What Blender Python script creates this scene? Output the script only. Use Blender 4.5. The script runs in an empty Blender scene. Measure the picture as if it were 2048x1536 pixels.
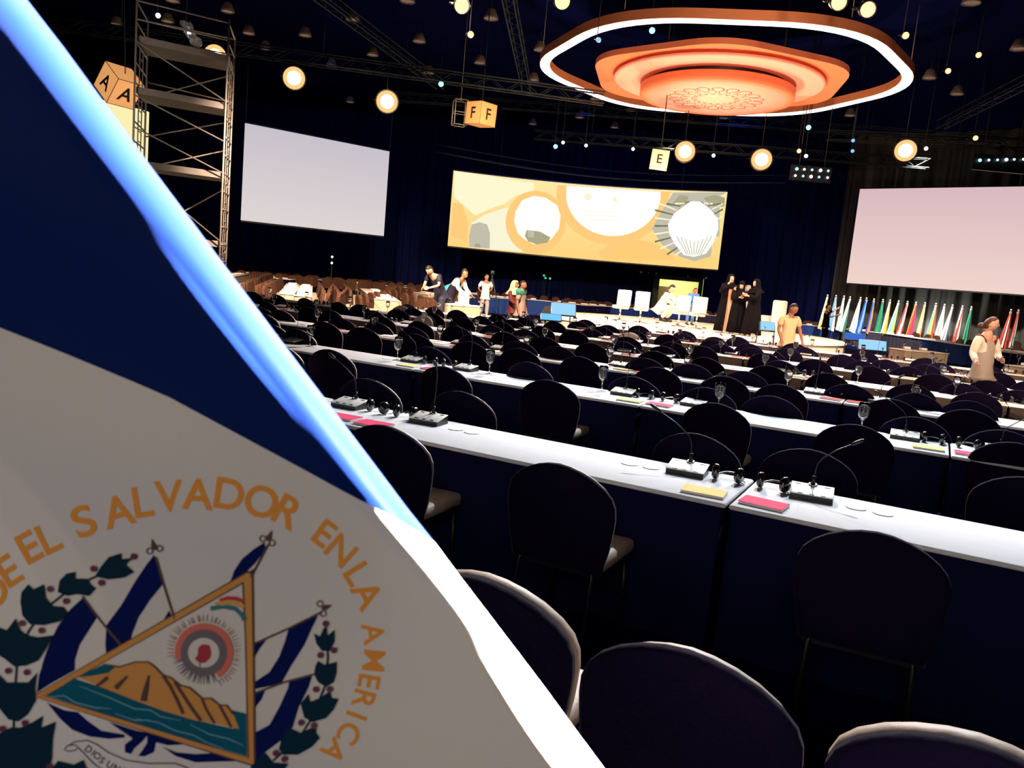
import bpy, bmesh, math, random
from mathutils import Vector, Matrix, geometry
from mathutils.bvhtree import BVHTree
R = random.Random(7)
S = bpy.context.scene
C = S.collection
PI = math.pi
rad = math.radians

# ------------------------------------------------------------------ camera
F = 1600.0; H = 1.70
_k = 1600.0 * 1600.0 / 212.0
_nd = Vector((-0.0904 * _k, 0.9959 * _k, F)).normalized()
_up = -_nd
_fw = (Vector((0, 0, 1)) - _up * _up.z).normalized()
_rt = _fw.cross(_up)
if _rt.x < 0: _rt = -_rt
M3 = Matrix((_rt, _fw, _up))            # camera (x right, y down, z forward) -> world
CAM = Vector((0, 0, H))
def ray(px, py): return M3 @ Vector((px - 1024, py - 768, F))
def at_y(px, py, Y):
    r = ray(px, py); return CAM + r * (Y / r.y)
def at_z(px, py, z):
    r = ray(px, py); return CAM + r * ((z - H) / r.z)
def at_d(px, py, d):
    return CAM + ray(px, py) * (d / F)
def proj(p):
    c = M3.transposed() @ (Vector(p) - CAM)
    if c.z <= 0.05: return None
    return 1024 + F * c.x / c.z, 768 + F * c.y / c.z, c.z
cd = bpy.data.cameras.new('camera'); cam = bpy.data.objects.new('camera', cd); C.objects.link(cam)
cx, cy, cz = M3 @ Vector((1, 0, 0)), M3 @ Vector((0, -1, 0)), M3 @ Vector((0, 0, -1))
cam.matrix_world = Matrix(((cx.x, cy.x, cz.x, 0), (cx.y, cy.y, cz.y, 0), (cx.z, cy.z, cz.z, H), (0, 0, 0, 1)))
cd.sensor_width = 36; cd.lens = F / 2048 * 36; cd.clip_start = 0.02; cd.clip_end = 300
cd.dof.use_dof = True; cd.dof.focus_distance = 7.0; cd.dof.aperture_fstop = 16
S.camera = cam

# ------------------------------------------------------------------ world and exposure
S.view_settings.view_transform = 'Standard'; S.view_settings.look = 'None'
S.view_settings.exposure = 0; S.view_settings.gamma = 1; S.view_settings.use_curve_mapping = False
W = bpy.data.worlds.new('world'); S.world = W; W.use_nodes = True
bg = W.node_tree.nodes['Background']; bg.inputs[0].default_value = (0.09, 0.11, 0.95, 1); bg.inputs[1].default_value = 0.006

# ------------------------------------------------------------------ lights of the hall, with some added fills
def light(kind, name, loc, target, power, color=(1, 1, 1), size=0.3, cone=60, blend=0.6, sizey=None):
    l = bpy.data.lights.new(name, kind); o = bpy.data.objects.new(name, l); C.objects.link(o)
    o.location = loc; l.energy = power; l.color = color
    d = Vector(target) - Vector(loc)
    o.rotation_euler = d.to_track_quat('-Z', 'Y').to_euler()
    if kind == 'SPOT': l.spot_size = rad(cone); l.spot_blend = blend; l.shadow_soft_size = size
    if kind == 'AREA':
        l.size = size
        if sizey: l.shape = 'RECTANGLE'; l.size_y = sizey
    return o
WARM = (1, 0.70, 0.48); COOL = (0.80, 0.90, 1.0); PINK = (1, 0.82, 0.74)
light('AREA', 'house_light_behind', (-1.2, -4.5, 3.6), (-0.3, 1.5, 1.2), 112, (1, 0.92, 0.82), 3.0)  # added fill with no visible source, lifts the flag's camera side
light('SPOT', 'side_spot', (3.6, 1.7, 4.6), (-0.05, 0.5, 1.5), 60000, (1, 0.97, 0.95), 0.12, 25, 0.3)
light('SPOT', 'near_row_key', (4.4, 11.0, 8.2), (1.2, 4.4, 0.7), 4600, COOL, 0.09, 62, 0.7)
light('SPOT', 'middle_row_key', (2.5, 17.5, 8.4), (0.3, 9.0, 0.7), 5200, PINK, 0.25, 70, 0.7)
light('SPOT', 'right_row_key', (9.5, 16.5, 8.4), (6.0, 8.5, 0.7), 4600, (0.95, 0.93, 1), 0.25, 70, 0.7)
light('SPOT', 'front_row_key', (5.0, 22.0, 8.0), (3.0, 14.5, 0.7), 12000, PINK, 0.3, 80, 0.6)
light('SPOT', 'stage_wash_left', (0.5, 19.0, 8.2), (5.3, 24.5, 0.7), 9000, WARM, 0.3, 56, 0.6)
light('SPOT', 'stage_wash_right', (10.5, 18.5, 8.2), (6.0, 23.0, 0.9), 9000, WARM, 0.3, 60, 0.6)
light('SPOT', 'left_sector_wash', (-4.2, 15.0, 8.0), (-6.0, 28.0, 0.0), 24000, WARM, 0.3, 58, 0.6)
light('SPOT', 'centre_left_wash', (-1.0, 14.5, 8.0), (-1.5, 25.0, 0.7), 15000, WARM, 0.3, 70, 0.6)
light('SPOT', 'flag_row_wash', (14.0, 29.5, 7.6), (17.5, 36.5, 1.4), 11000, (1, 0.86, 0.72), 0.3, 62, 0.7)
light('SPOT', 'front_wash', (5.5, 7.5, 8.2), (6.8, 17.5, 1.2), 8500, WARM, 0.25, 46, 0.7)
light('SPOT', 'right_sector_wash', (7.0, 3.5, 6.8), (8.6, 12.0, 1.2), 4200, WARM, 0.3, 70, 0.6)
_c = at_y(1880, 600, 38.7)
light('SPOT', 'curtain_uplight', (_c.x, _c.y, 0.25), (_c.x + .35, _c.y + 1.0, 2.4), 420, (1, 0.96, 0.88), 0.15, 125, 0.8)
light('SPOT', 'back_row_wash', (5.0, 30.5, 7.0), (7.0, 38.0, 0.9), 2600, WARM, 0.3, 90, 0.6)
light('SPOT', 'canopy_front_wash', (5.0, 10.5, 7.6), (5.3, 20.5, 8.4), 2400, (1, 0.62, 0.42), 0.2, 62, 0.6)  # unseen lamp added to brighten the ring's near face
for x, y, tx, ty in ((-9, 30, -12, 48), (2, 33, 1, 47), (8, 31, 8.5, 45)):
    light('SPOT', 'blue_curtain_wash', (x, y, 8.2), (tx, ty, 3.6), 800, (0.05, 0.11, 1.0), 0.5, 84, 1.0)  # unseen lamps added to tint the dark curtains navy
light('SPOT', 'scaffold_wash', (-8.5, 14.0, 5.0), (-11.0, 22.0, 5.6), 700, (1, 0.78, 0.62), 0.3, 50, 0.6)
for k, (x, y) in enumerate(((3.2, 23.2), (7.4, 23.0), (5.2, 27.4))):
    light('SPOT', 'stage_uplight', (x, y, 1.0), (5.3, 25.1, 8.0), 1700, (1, 0.60, 0.42), 0.15, 84, 0.5)  # unseen lamps added to brighten the canopy's underside

# ------------------------------------------------------------------ materials
MT = {}
def mat(name, col, rough=0.7, metal=0.0, emit=0.0, sheen=0.0, spec=0.5, trans=0.0, noise=0.0, scale=20, ior=1.45, bump=0.0, coat=0.0):
    if name in MT: return MT[name]
    m = bpy.data.materials.new(name); m.use_nodes = True; nt = m.node_tree; b = nt.nodes['Principled BSDF']
    c = tuple(col) + (1,)
    b.inputs['Base Color'].default_value = c; b.inputs['Roughness'].default_value = rough
    b.inputs['Metallic'].default_value = metal; b.inputs['Specular IOR Level'].default_value = spec
    b.inputs['IOR'].default_value = ior
    if emit: b.inputs['Emission Color'].default_value = c; b.inputs['Emission Strength'].default_value = emit
    if sheen: b.inputs['Sheen Weight'].default_value = sheen; b.inputs['Sheen Roughness'].default_value = 0.35
    if trans: b.inputs['Transmission Weight'].default_value = trans
    if coat: b.inputs['Coat Weight'].default_value = coat
    if noise or bump:
        tc = nt.nodes.new('ShaderNodeTexCoord'); n = nt.nodes.new('ShaderNodeTexNoise'); n.inputs['Scale'].default_value = scale
        n.inputs['Detail'].default_value = 4
        nt.links.new(tc.outputs['Object'], n.inputs['Vector'])
        if noise:
            mx = nt.nodes.new('ShaderNodeMix'); mx.data_type = 'RGBA'
            mx.inputs[6].default_value = tuple(x * (1 - noise) for x in col) + (1,)
            mx.inputs[7].default_value = tuple(min(1, x * (1 + noise)) for x in col) + (1,)
            nt.links.new(n.outputs['Fac'], mx.inputs[0]); nt.links.new(mx.outputs[2], b.inputs['Base Color'])
        if bump:
            bp = nt.nodes.new('ShaderNodeBump'); bp.inputs['Strength'].default_value = bump; bp.inputs['Distance'].default_value = 0.02
            nt.links.new(n.outputs['Fac'], bp.inputs['Height']); nt.links.new(bp.outputs['Normal'], b.inputs['Normal'])
    MT[name] = m; return m
def lin(r, g, b, k=1.0):
    f = lambda v: k * ((v / 255 / 12.92) if v <= 10 else ((v / 255 + 0.055) / 1.055) ** 2.4)
    return (f(r), f(g), f(b))
def emis(name, rgb, k=1.0):
    if name in MT: return MT[name]
    m = bpy.data.materials.new(name); m.use_nodes = True; nt = m.node_tree; nt.nodes.clear()
    e = nt.nodes.new('ShaderNodeEmission'); o = nt.nodes.new('ShaderNodeOutputMaterial')
    e.inputs[0].default_value = lin(*rgb) + (1,); e.inputs[1].default_value = k
    nt.links.new(e.outputs[0], o.inputs[0]); MT[name] = m; return m
cover = mat('dark_chair_fabric', (0.0062, 0.0036, 0.017), 0.85, sheen=0.05, spec=0.04, noise=0.25, scale=30, bump=0.25)
coverlit = mat('brown_chair_fabric', (0.060, 0.027, 0.016), 0.85, spec=0.15, noise=0.3, scale=5)  # lit copy of the dark cover, warm light put into its colour
cream = mat('cream_upholstery', (0.42, 0.33, 0.26), 0.55, noise=0.12, scale=14, bump=0.3)
legm = mat('black_chair_metal', (0.02, 0.02, 0.022), 0.35, metal=0.6)
cloth = mat('pale_table_cover', (0.62, 0.64, 0.66), 0.8, noise=0.05, scale=9, bump=0.1)
skirtd = mat('dark_table_skirt', (0.005, 0.005, 0.034), 0.95, spec=0.05, noise=0.2, scale=12)
skirtlit = mat('taupe_table_skirt', (0.075, 0.058, 0.048), 0.95, noise=0.2, scale=12, spec=0.1)  # lit copy of the dark skirt, paler for the brighter rows
skirtb = mat('beige_table_skirt', (0.36, 0.28, 0.20), 0.85, noise=0.1, scale=8)
clothb = mat('cream_table_cover', (0.78, 0.70, 0.60), 0.8, noise=0.05, scale=9)
bluesk = mat('blue_table_skirt', (0.004, 0.035, 0.20), 0.8, noise=0.15, scale=6)
greysk = mat('slate_table_skirt', (0.035, 0.032, 0.060), 0.85, noise=0.15, scale=6)
blackp = mat('black_plastic', (0.008, 0.008, 0.011), 0.35)
plate = mat('grey_console_plate', (0.64, 0.63, 0.58), 0.45, noise=0.05)
chrome = mat('chrome', (0.8, 0.8, 0.82), 0.15, metal=1)
pink = mat('pink_card', (0.75, 0.05, 0.14), 0.8, spec=0.1)
redc = mat('red_card', (0.72, 0.07, 0.07), 0.8, spec=0.1)
yelc = mat('yellow_card', (0.80, 0.62, 0.22), 0.8, spec=0.1)
whitep = mat('white_paper', (0.85, 0.85, 0.86), 0.6)
glassm = mat('clear_glass', (0.96, 0.98, 1.0), 0.02, trans=1.0, ior=1.45)
steel = mat('galvanised_steel', (0.30, 0.27, 0.25), 0.5, metal=0.4, noise=0.25, scale=6)
deckm = mat('scaffold_deck_alloy', (0.17, 0.15, 0.14), 0.6, metal=0.1, noise=0.3, scale=3)
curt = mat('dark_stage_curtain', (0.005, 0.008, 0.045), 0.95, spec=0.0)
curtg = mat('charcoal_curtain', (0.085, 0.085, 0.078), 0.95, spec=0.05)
floorm = mat('dark_carpet', (0.004, 0.005, 0.035), 0.95, spec=0.02, noise=0.3, scale=3)
ceilm = mat('black_ceiling', (0.003, 0.005, 0.040), 0.95, spec=0, noise=0.4, scale=1.2)
trussm = mat('black_truss', (0.02, 0.028, 0.03), 0.5, metal=0.5)
canb = mat('black_lamp_housing', (0.015, 0.015, 0.018), 0.4, metal=0.4)
copper = mat('copper_ring_face', (0.62, 0.22, 0.09), 0.45, metal=0.35)
orangep = mat('orange_panel', (0.80, 0.22, 0.09), 0.6)
peachp = mat('peach_panel', (0.88, 0.44, 0.33), 0.6)
darkp = mat('maroon_line_print', (0.25, 0.05, 0.04), 0.6)
stagem = mat('cream_stage_floor', (0.80, 0.70, 0.58), 0.6)
whitef = mat('white_leather', (0.82, 0.78, 0.74), 0.45)

# ------------------------------------------------------------------ mesh helpers
class MB:
    def __init__(s): s.v = []; s.f = []; s.m = []; s.sm = []
    def add(s, vs, fs, mi=0, T=None, smooth=False):
        o = len(s.v)
        for p in vs:
            p = Vector(p); s.v.append(T @ p if T is not None else p)
        for f in fs: s.f.append([i + o for i in f]); s.m.append(mi); s.sm.append(smooth)
    def box(s, c, d, mi=0, T=None, bev=0.0):
        if bev:
            bm = bmesh.new(); bmesh.ops.create_cube(bm, size=1)
            bmesh.ops.scale(bm, vec=d, verts=bm.verts); bmesh.ops.translate(bm, vec=c, verts=bm.verts)
            bmesh.ops.bevel(bm, geom=bm.edges[:], offset=bev, segments=2, affect='EDGES', profile=0.5)
            s.bm(bm, mi, T, True); return
        x, y, z = (q / 2 for q in d); c = Vector(c)
        vs = [c + Vector((a * x, b * y, e * z)) for a in (-1, 1) for b in (-1, 1) for e in (-1, 1)]
        s.add(vs, [(0, 1, 3, 2), (4, 6, 7, 5), (0, 4, 5, 1), (2, 3, 7, 6), (0, 2, 6, 4), (1, 5, 7, 3)], mi, T)
    def bm(s, bm, mi=0, T=None, smooth=False):
        bm.verts.index_update()
        s.add([v.co.copy() for v in bm.verts], [[v.index for v in f.verts] for f in bm.faces], mi, T, smooth); bm.free()
    def tube(s, pts, r, n=8, mi=0, T=None, cap=True):
        pts = [Vector(p) for p in pts]; rs = r if isinstance(r, (list, tuple)) else [r] * len(pts)
        vs = []; fs = []; u = None
        for i, p in enumerate(pts):
            d = (pts[min(i + 1, len(pts) - 1)] - pts[max(i - 1, 0)]).normalized()
            if u is None: u = d.orthogonal().normalized()
            else: u = (u - d * u.dot(d)).normalized()
            w = d.cross(u)
            for k in range(n):
                a = 2 * PI * k / n; vs.append(p + (u * math.cos(a) + w * math.sin(a)) * rs[i])
        for i in range(len(pts) - 1):
            for k in range(n):
                fs.append((i * n + k, i * n + (k + 1) % n, (i + 1) * n + (k + 1) % n, (i + 1) * n + k))
        if cap: fs.append(list(range(n))[::-1]); fs.append([(len(pts) - 1) * n + k for k in range(n)])
        s.add(vs, fs, mi, T, True)
    def lathe(s, prof, n=16, mi=0, T=None, ax=None):
        vs = []; fs = []
        for r, z in prof:
            for k in range(n): a = 2 * PI * k / n; vs.append((r * math.cos(a), r * math.sin(a), z))
        for i in range(len(prof) - 1):
            for k in range(n): fs.append((i * n + k, i * n + (k + 1) % n, (i + 1) * n + (k + 1) % n, (i + 1) * n + k))
        s.add(vs, fs, mi, T, True)
    def disc(s, c, r, n=20, mi=0, T=None, h=0.002):
        s.lathe([(0.0001, c[2]), (r, c[2]), (r, c[2] + h), (0.0001, c[2] + h)], n, mi, (T or Matrix()) @ Matrix.Translation((c[0], c[1], 0)))
    def ball(s, c, r, sub=2, mi=0, T=None, sc=(1, 1, 1)):
        bm = bmesh.new(); bmesh.ops.create_icosphere(bm, subdivisions=sub, radius=r)
        bmesh.ops.scale(bm, vec=sc, verts=bm.verts); bmesh.ops.translate(bm, vec=c, verts=bm.verts); s.bm(bm, mi, T, True)
    def prism(s, outline, z0, z1, mi=0, T=None, smooth=False):
        n = len(outline)
        vs = [(x, y, z0) for x, y in outline] + [(x, y, z1) for x, y in outline]
        fs = [list(range(n))[::-1], [n + i for i in range(n)]] + [(i, (i + 1) % n, n + (i + 1) % n, n + i) for i in range(n)]
        s.add(vs, fs, mi, T)
    def mesh(s, name, mats):
        me = bpy.data.meshes.new(name); me.from_pydata([tuple(v) for v in s.v], [], s.f)
        for m in (mats if isinstance(mats, (list, tuple)) else [mats]): me.materials.append(m)
        me.polygons.foreach_set('material_index', s.m); me.polygons.foreach_set('use_smooth', s.sm)
        me.update(); return me
    def build(s, name, mats, parent=None):
        o = bpy.data.objects.new(name, s.mesh(name, mats)); C.objects.link(o)
        if parent is not None: o.parent = parent
        return o
def thing(name, label, cat, loc=(0, 0, 0), rz=0.0, group=None, rot=None):
    o = bpy.data.objects.new(name, None); C.objects.link(o); o.empty_display_size = 0.1
    o.location = loc; o.rotation_euler = rot if rot else (0, 0, rz); tag(o, label, cat, group); return o
def tag(o, label=None, cat=None, group=None, kind=None):
    if label: o['label'] = label
    if cat: o['category'] = cat
    if group: o['group'] = group
    if kind: o['kind'] = kind
    return o
def kids(o): return [c for c in ALLK.get(o.name, [])]
ALLK = {}
def reg(root):
    """remember the part tree of a prototype"""
    for o in C.objects:
        if o.parent is not None and o.name not in ALLK.get(o.parent.name, []):
            ALLK.setdefault(o.parent.name, []).append(o.name)
    return root
def dup(root, loc, rz, label, group=None, scale=None, rot=None, swap=None):
    def cp(o, par):
        c = o.copy(); C.objects.link(c); c.parent = par
        if swap and c.type == 'MESH' and c.data.name in swap: c.data = swap[c.data.name]
        for k in list(ALLK.get(o.name, [])): cp(bpy.data.objects[k], c)
        return c
    c = cp(root, None); c.location = loc; c.rotation_euler = rot if rot else (0, 0, rz)
    c.scale = (scale if isinstance(scale, tuple) else (scale,) * 3) if scale else (1, 1, 1)
    c['label'] = label
    if group: c['group'] = group
    elif 'group' in c: del c['group']
    return c
def use(proto, first, *a, **k):
    """first placement moves the prototype itself, later ones copy it"""
    if first not in USED:
        USED.add(first); o = proto
        o.location = a[0]; o.rotation_euler = k['rot'] if k.get('rot') else (0, 0, a[1]); o['label'] = a[2]
        g = a[3] if len(a) > 3 else k.get('group')
        if g: o['group'] = g
        if k.get('scale'): sc = k['scale']; o.scale = sc if isinstance(sc, tuple) else (sc,) * 3
        return o
    return dup(proto, *a, **k)
USED = set()
ORD = ['zeroth', 'first', 'second', 'third', 'fourth', 'fifth', 'sixth', 'seventh', 'eighth', 'ninth', 'tenth', 'eleventh', 'twelfth',
       'thirteenth', 'fourteenth', 'fifteenth', 'sixteenth', 'seventeenth', 'eighteenth', 'nineteenth', 'twentieth']
def od(n):
    if n <= 20: return ORD[n]
    t, u = divmod(n, 10); tens = ['', '', 'twenty', 'thirty', 'forty', 'fifty', 'sixty', 'seventy']
    return tens[t] + '-' + ORD[u] if u else tens[t][:-1] + 'ieth'
def struct(o): o['kind'] = 'structure'; return o

# ------------------------------------------------------------------ room shell
b = MB(); b.box((0, 18, -0.05), (90, 70, 0.1)); struct(b.build('floor', floorm))
b = MB(); b.box((0, 18, 10.6), (90, 70, 0.1)); struct(b.build('ceiling', ceilm))
def curtain(name, pts, z0, z1, m, amp=0.13, wl=0.55, seed=1):
    rr = random.Random(seed); vs = []; fs = []; n = 0
    pts = [Vector((p[0], p[1])) for p in pts]; zs = [z0, z0 + (z1 - z0) * 0.5, z1]; s = 0.0
    for i in range(len(pts) - 1):
        d = pts[i + 1] - pts[i]; L = d.length; d.normalize(); nn = Vector((-d.y, d.x)); k = max(2, int(L / wl * 8))
        for j in range(k + (1 if i == len(pts) - 2 else 0)):
            t = j / k * L; q = pts[i] + d * t; ph = (s + t) / wl * 2 * PI
            w = amp * (math.sin(ph + 1.3 * math.sin(ph * 0.23)) * 0.7 + 0.3 * math.sin(ph * 0.37 + 1))
            for z in zs: vs.append((q.x + nn.x * w * (1.1 - 0.3 * (z == z1)), q.y + nn.y * w, z))
            n += 1
        s += L
    for i in range(n - 1):
        for j in range(2): fs.append((i * 3 + j, (i + 1) * 3 + j, (i + 1) * 3 + j + 1, i * 3 + j + 1))
    b = MB(); b.add(vs, fs, 0, None, True); return struct(b.build(name, m))
gp = lambda px, Y: at_y(px, 600, Y)
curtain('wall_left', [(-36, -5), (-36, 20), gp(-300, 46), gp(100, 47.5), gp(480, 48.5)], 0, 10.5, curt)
curtain('wall_back_left', [gp(480, 48.5), gp(800, 48.5), gp(1000, 47.5), gp(1303, 46)], 0, 10.5, curt, seed=3)
curtain('wall_back_middle', [gp(1303, 46), gp(1403, 45.6)], 2.6, 10.5, curt, seed=4)
curtain('wall_back_right', [gp(1403, 45.6), gp(1560, 45), gp(1660, 43)], 0, 10.5, curt, seed=5)
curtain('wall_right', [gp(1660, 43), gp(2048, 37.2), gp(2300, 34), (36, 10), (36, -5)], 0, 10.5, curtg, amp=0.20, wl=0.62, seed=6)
# lit room behind the doorway
A, B = gp(1303, 46), gp(1403, 45.6)
T = Matrix.Translation((A.x, A.y + 0.15, 0)) @ Matrix.Rotation(math.atan2(B.y - A.y, B.x - A.x), 4, 'Z')
w = (B - A).length
yw = mat('pale_yellow_wall', (0.80, 0.80, 0.38), 0.8)
dk = mat('dark_grey_wall', (0.05, 0.07, 0.06), 0.8)
b = MB(); b.box((w / 2, 3.0, 1.3), (w + 1.6, 0.1, 2.7), 0, T); b.box((-0.7, 1.5, 1.3), (0.1, 3.0, 2.7), 0, T)
b.box((w + 0.7, 1.5, 1.3), (0.1, 3.0, 2.7), 0, T); b.box((w / 2, 1.5, 2.66), (w + 1.6, 3.1, 0.1), 0, T)
struct(b.build('wall_corridor', yw))
b = MB(); b.box((0.18, 0.1, 1.3), (0.36, 0.18, 2.6), 0, T); b.box((w - 0.12, 0.1, 1.3), (0.24, 0.18, 2.6), 0, T); b.box((w / 2, 0.1, 2.5), (w, 0.18, 0.24), 0, T)
struct(b.build('trim_1', dk))
dd = struct((lambda b: (b.box((0.75, 2.9, 1.0), (0.85, 0.08, 2.0), 0, T), b.build('door_1', mat('brown_door', (0.10, 0.055, 0.02), 0.6)))[1])(MB()))
b = MB(); b.tube([(1.08, 2.84, 1.0), (1.08, 2.80, 1.0), (0.98, 2.80, 1.0)], 0.015, 8, 0, T); b.build('door_handle', chrome, dd)
pl = light('POINT', 'corridor_lamp', T @ Vector((w / 2, 1.4, 2.3)), (0, 0, 0), 120, (1, 0.98, 0.7), 0.15)

# ------------------------------------------------------------------ rows of desks facing the stage
a2 = Vector((0.887, -0.462)); n2 = Vector((0.462, 0.887)); RZ = math.atan2(-0.462, 0.887)
def P(u, n, z=0.0): q = a2 * u + n2 * n; return Vector((q.x, q.y, z))
PER = 2.30; TD = 0.65; TZ = 0.745
def table_mesh(Lx, D, top, sk, seed, swag=False):
    rr = random.Random(seed)
    t = MB(); t.box((Lx / 2, D / 2, TZ - 0.015), (Lx - 0.012, D, 0.024), 0, None, 0.011)
    s = MB(); zs = [0.01, 0.25, 0.5, 0.70, 0.735]; loop = []
    def side(p, q, nx, ny):
        k = max(3, int((Vector(q) - Vector(p)).length / 0.045)); ph = rr.uniform(0, 6)
        for i in range(k): t_ = i / k; loop.append((p[0] + (q[0] - p[0]) * t_, p[1] + (q[1] - p[1]) * t_, nx, ny, ph + i * 0.9))
    e = 0.015
    side((e, e), (Lx - e, e), 0, -1); side((Lx - e, e), (Lx - e, D - e), 1, 0); side((Lx - e, D - e), (e, D - e), 0, 1); side((e, D - e), (e, e), -1, 0)
    vs = []; fs = []; m = len(loop)
    for z in zs:
        am = 0.016 * (1 - z / 0.75) + 0.003
        for (x, y, nx, ny, ph) in loop:
            w_ = am * math.sin(ph * 1.0) - 0.012
            vs.append((x + nx * w_, y + ny * w_, z))
    for r in range(len(zs) - 1):
        for i in range(m): fs.append((r * m + i, r * m + (i + 1) % m, (r + 1) * m + (i + 1) % m, (r + 1) * m + i))
    s.add(vs, fs, 0, None, True)
    if swag:                                   # gathered swags hanging under the front edge
        vs = []; fs = []; nx_ = 40; nz = 6
        for i in range(nx_ + 1):
            x = e + (Lx - 2 * e) * i / nx_; ph = (i / nx_ * 3) % 1.0; dep = 0.10 + 0.13 * math.sin(PI * ph)
            for j in range(nz + 1):
                t_ = j / nz; vs.append((x, -0.012 - 0.022 * math.sin(PI * t_) * (0.6 + 0.4 * math.sin(t_ * 14 + ph * 2)), 0.735 - dep * t_))
        for i in range(nx_):
            for j in range(nz): q = i * (nz + 1) + j; fs.append((q, q + 1, q + nz + 2, q + nz + 1))
        s.add(vs, fs, 0, None, True)
    return t, s
def make_table(Lx, D, top, sk, seed, swag, label, cat='table', group=None):
    o = thing('conference_table', label, cat, (0, 0, 0), 0, group); t, s = table_mesh(Lx, D, top, sk, seed, swag)
    t.build('tabletop_cover', top, o); s.build('table_skirt', sk, o); return reg(o)

def make_chair():
    o = thing('banquet_chair', 'x', 'chair')
    prof = [(x * 1.10, .42 + (z - .42) * .855) for x, z in [(0.0, .987), (.05, .980), (.10, .962), (.15, .932), (.195, .890), (.225, .845), (.240, .795), (.243, .74), (.240, .69), (.234, .62), (.225, .55), (.212, .48), (.203, .42)]]
    out = [(-x, z) for x, z in prof[::-1]] + prof[1:]
    def shell(b, grow, y0, y1, curve=0.035, mi=0, lean=0.10):
        n = len(out); vs = []; cz = 0.66
        rings = [(0.93, y0), (1.0, y0 + (y1 - y0) * 0.22), (1.0, y0 + (y1 - y0) * 0.78), (0.95, y1)]
        for sc, y in rings:
            for x, z in out:
                X = x * sc * grow; Z = cz + (z - cz) * (1 + (sc * grow - 1) * 0.6)
                vs.append((X, y - curve * (X / 0.24) ** 2 * -1 - lean * (Z - 0.45), Z))
        fs = []
        for r in range(3):
            for i in range(n): fs.append((r * n + i, (r + 1) * n + i, (r + 1) * n + (i + 1) % n, r * n + (i + 1) % n))
        h = n // 2
        for base, fl in ((0, 0), (3 * n, 1)):
            for i in range(h):
                q = (base + i, base + i + 1, base + n - 2 - i, base + n - 1 - i)
                if len(set(q)) < 4: q = tuple(dict.fromkeys(q))
                if len(q) >= 3: fs.append(q if not fl else q[::-1])
        b.add(vs, fs, mi, None, True)
    b = MB(); shell(b, 1.0, -0.245, -0.195); b.build('back_cover', cover, o)
    b = MB(); shell(b, 0.93, -0.20, -0.160); b.build('back_pad', cream, o)
    global BIGPAD
    b = MB(); shell(b, 0.995, -0.205, -0.150); BIGPAD = b.mesh('back_pad', cream)
    b = MB(); b.box((0, 0.02, 0.455), (0.45, 0.44, 0.075), 0, None, 0.028); b.build('seat', cream, o)
    b = MB(); b.box((0, 0.02, 0.41), (0.42, 0.41, 0.022)); b.build('seat_frame', legm, o)
    for sx in (-1, 1):
        b = MB(); b.tube([(sx * .19, .20, .41), (sx * .20, .215, .0)], [.012, .010], 6); b.build('leg', legm, o)
        b = MB(); b.tube([(sx * .175, -.19, .44), (sx * .185, -.20, .41), (sx * .195, -.27, .0)], [.011, .012, .010], 6); b.build('leg', legm, o)
    return reg(o)
CHAIR = make_chair()
def make_far_chair():
    o = MB(); n = 9; prof = [(-.19, .42), (-.235, .70), (-.21, .88), (-.11, .965), (0, .98), (.11, .965), (.21, .88), (.235, .70), (.19, .42)]; prof = [(x, .42 + (z - .42) * .86) for x, z in prof]
    vs = [(x, -.25 - .1 * (z - .45), z) for x, z in prof] + [(x * .97, -.17 - .1 * (z - .45), z) for x, z in prof]
    fs = [list(range(9)), list(range(9, 18))[::-1]] + [(i, 9 + i, 9 + (i + 1) % 9, (i + 1) % 9) for i in range(9)]
    o.add(vs, fs, 0, None); o.box((0, 0.02, .45), (.45, .44, .08), 1)
    for x in (-.19, .19):
        for y in (-.2, .2): o.box((x, y, .205), (.022, .022, .41), 2)
    return o.mesh('banquet_chair', [cover, cream, legm])
FARCH = make_far_chair(); LITCH = FARCH.copy(); LITCH.materials[0] = coverlit

def make_console():
    o = thing('microphone_console', 'x', 'microphone console')
    b = MB(); b.add([(-.10, 0, 0), (.10, 0, 0), (.10, .15, 0), (-.10, .15, 0), (-.10, 0, .024), (.10, 0, .024), (.10, .15, .052), (-.10, .15, .052)],
        [(0, 3, 2, 1), (4, 5, 6, 7), (0, 1, 5, 4), (1, 2, 6, 5), (2, 3, 7, 6), (3, 0, 4, 7)]); b.build('console_base', blackp, o)
    T = Matrix.Translation((0, 0, .026)) @ Matrix.Rotation(math.atan2(.028, .15), 4, 'X')
    b = MB(); b.box((0, .072, .002), (.205, .148, .005), 0, T, .002)
    for x in (-.07, .07): b.box((x, .125, .0055), (.026, .008, .002), 1, T)
    for x in (-.055, 0, .055): b.box((x, .012, .0055), (.022, .010, .003), 1, T)
    b.build('top_plate', [plate, blackp], o)
    b = MB(); b.lathe([(.012, 0), (.022, 0), (.022, .006), (.012, .006), (.012, 0)], 16, 0, T @ Matrix.Translation((0, .135, .004))); b.build('collar_ring', chrome, o)
    g = MB(); g.tube([(0, .135, .05), (0, .135, .10)], .0095, 10); g.tube([(0, .135, .10), (-.008, .138, .16), (-.03, .14, .20), (-.11, .145, .255), (-.20, .15, .30)], .0032, 6)
    g.build('gooseneck', blackp, o)
    g = MB(); g.tube([(-.20, .15, .30), (-.215, .151, .308), (-.25, .153, .327), (-.262, .154, .333)], [.006, .0095, .0095, .005], 10); g.build('microphone_head', blackp, o)
    return reg(o)
CONS = make_console()
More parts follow.
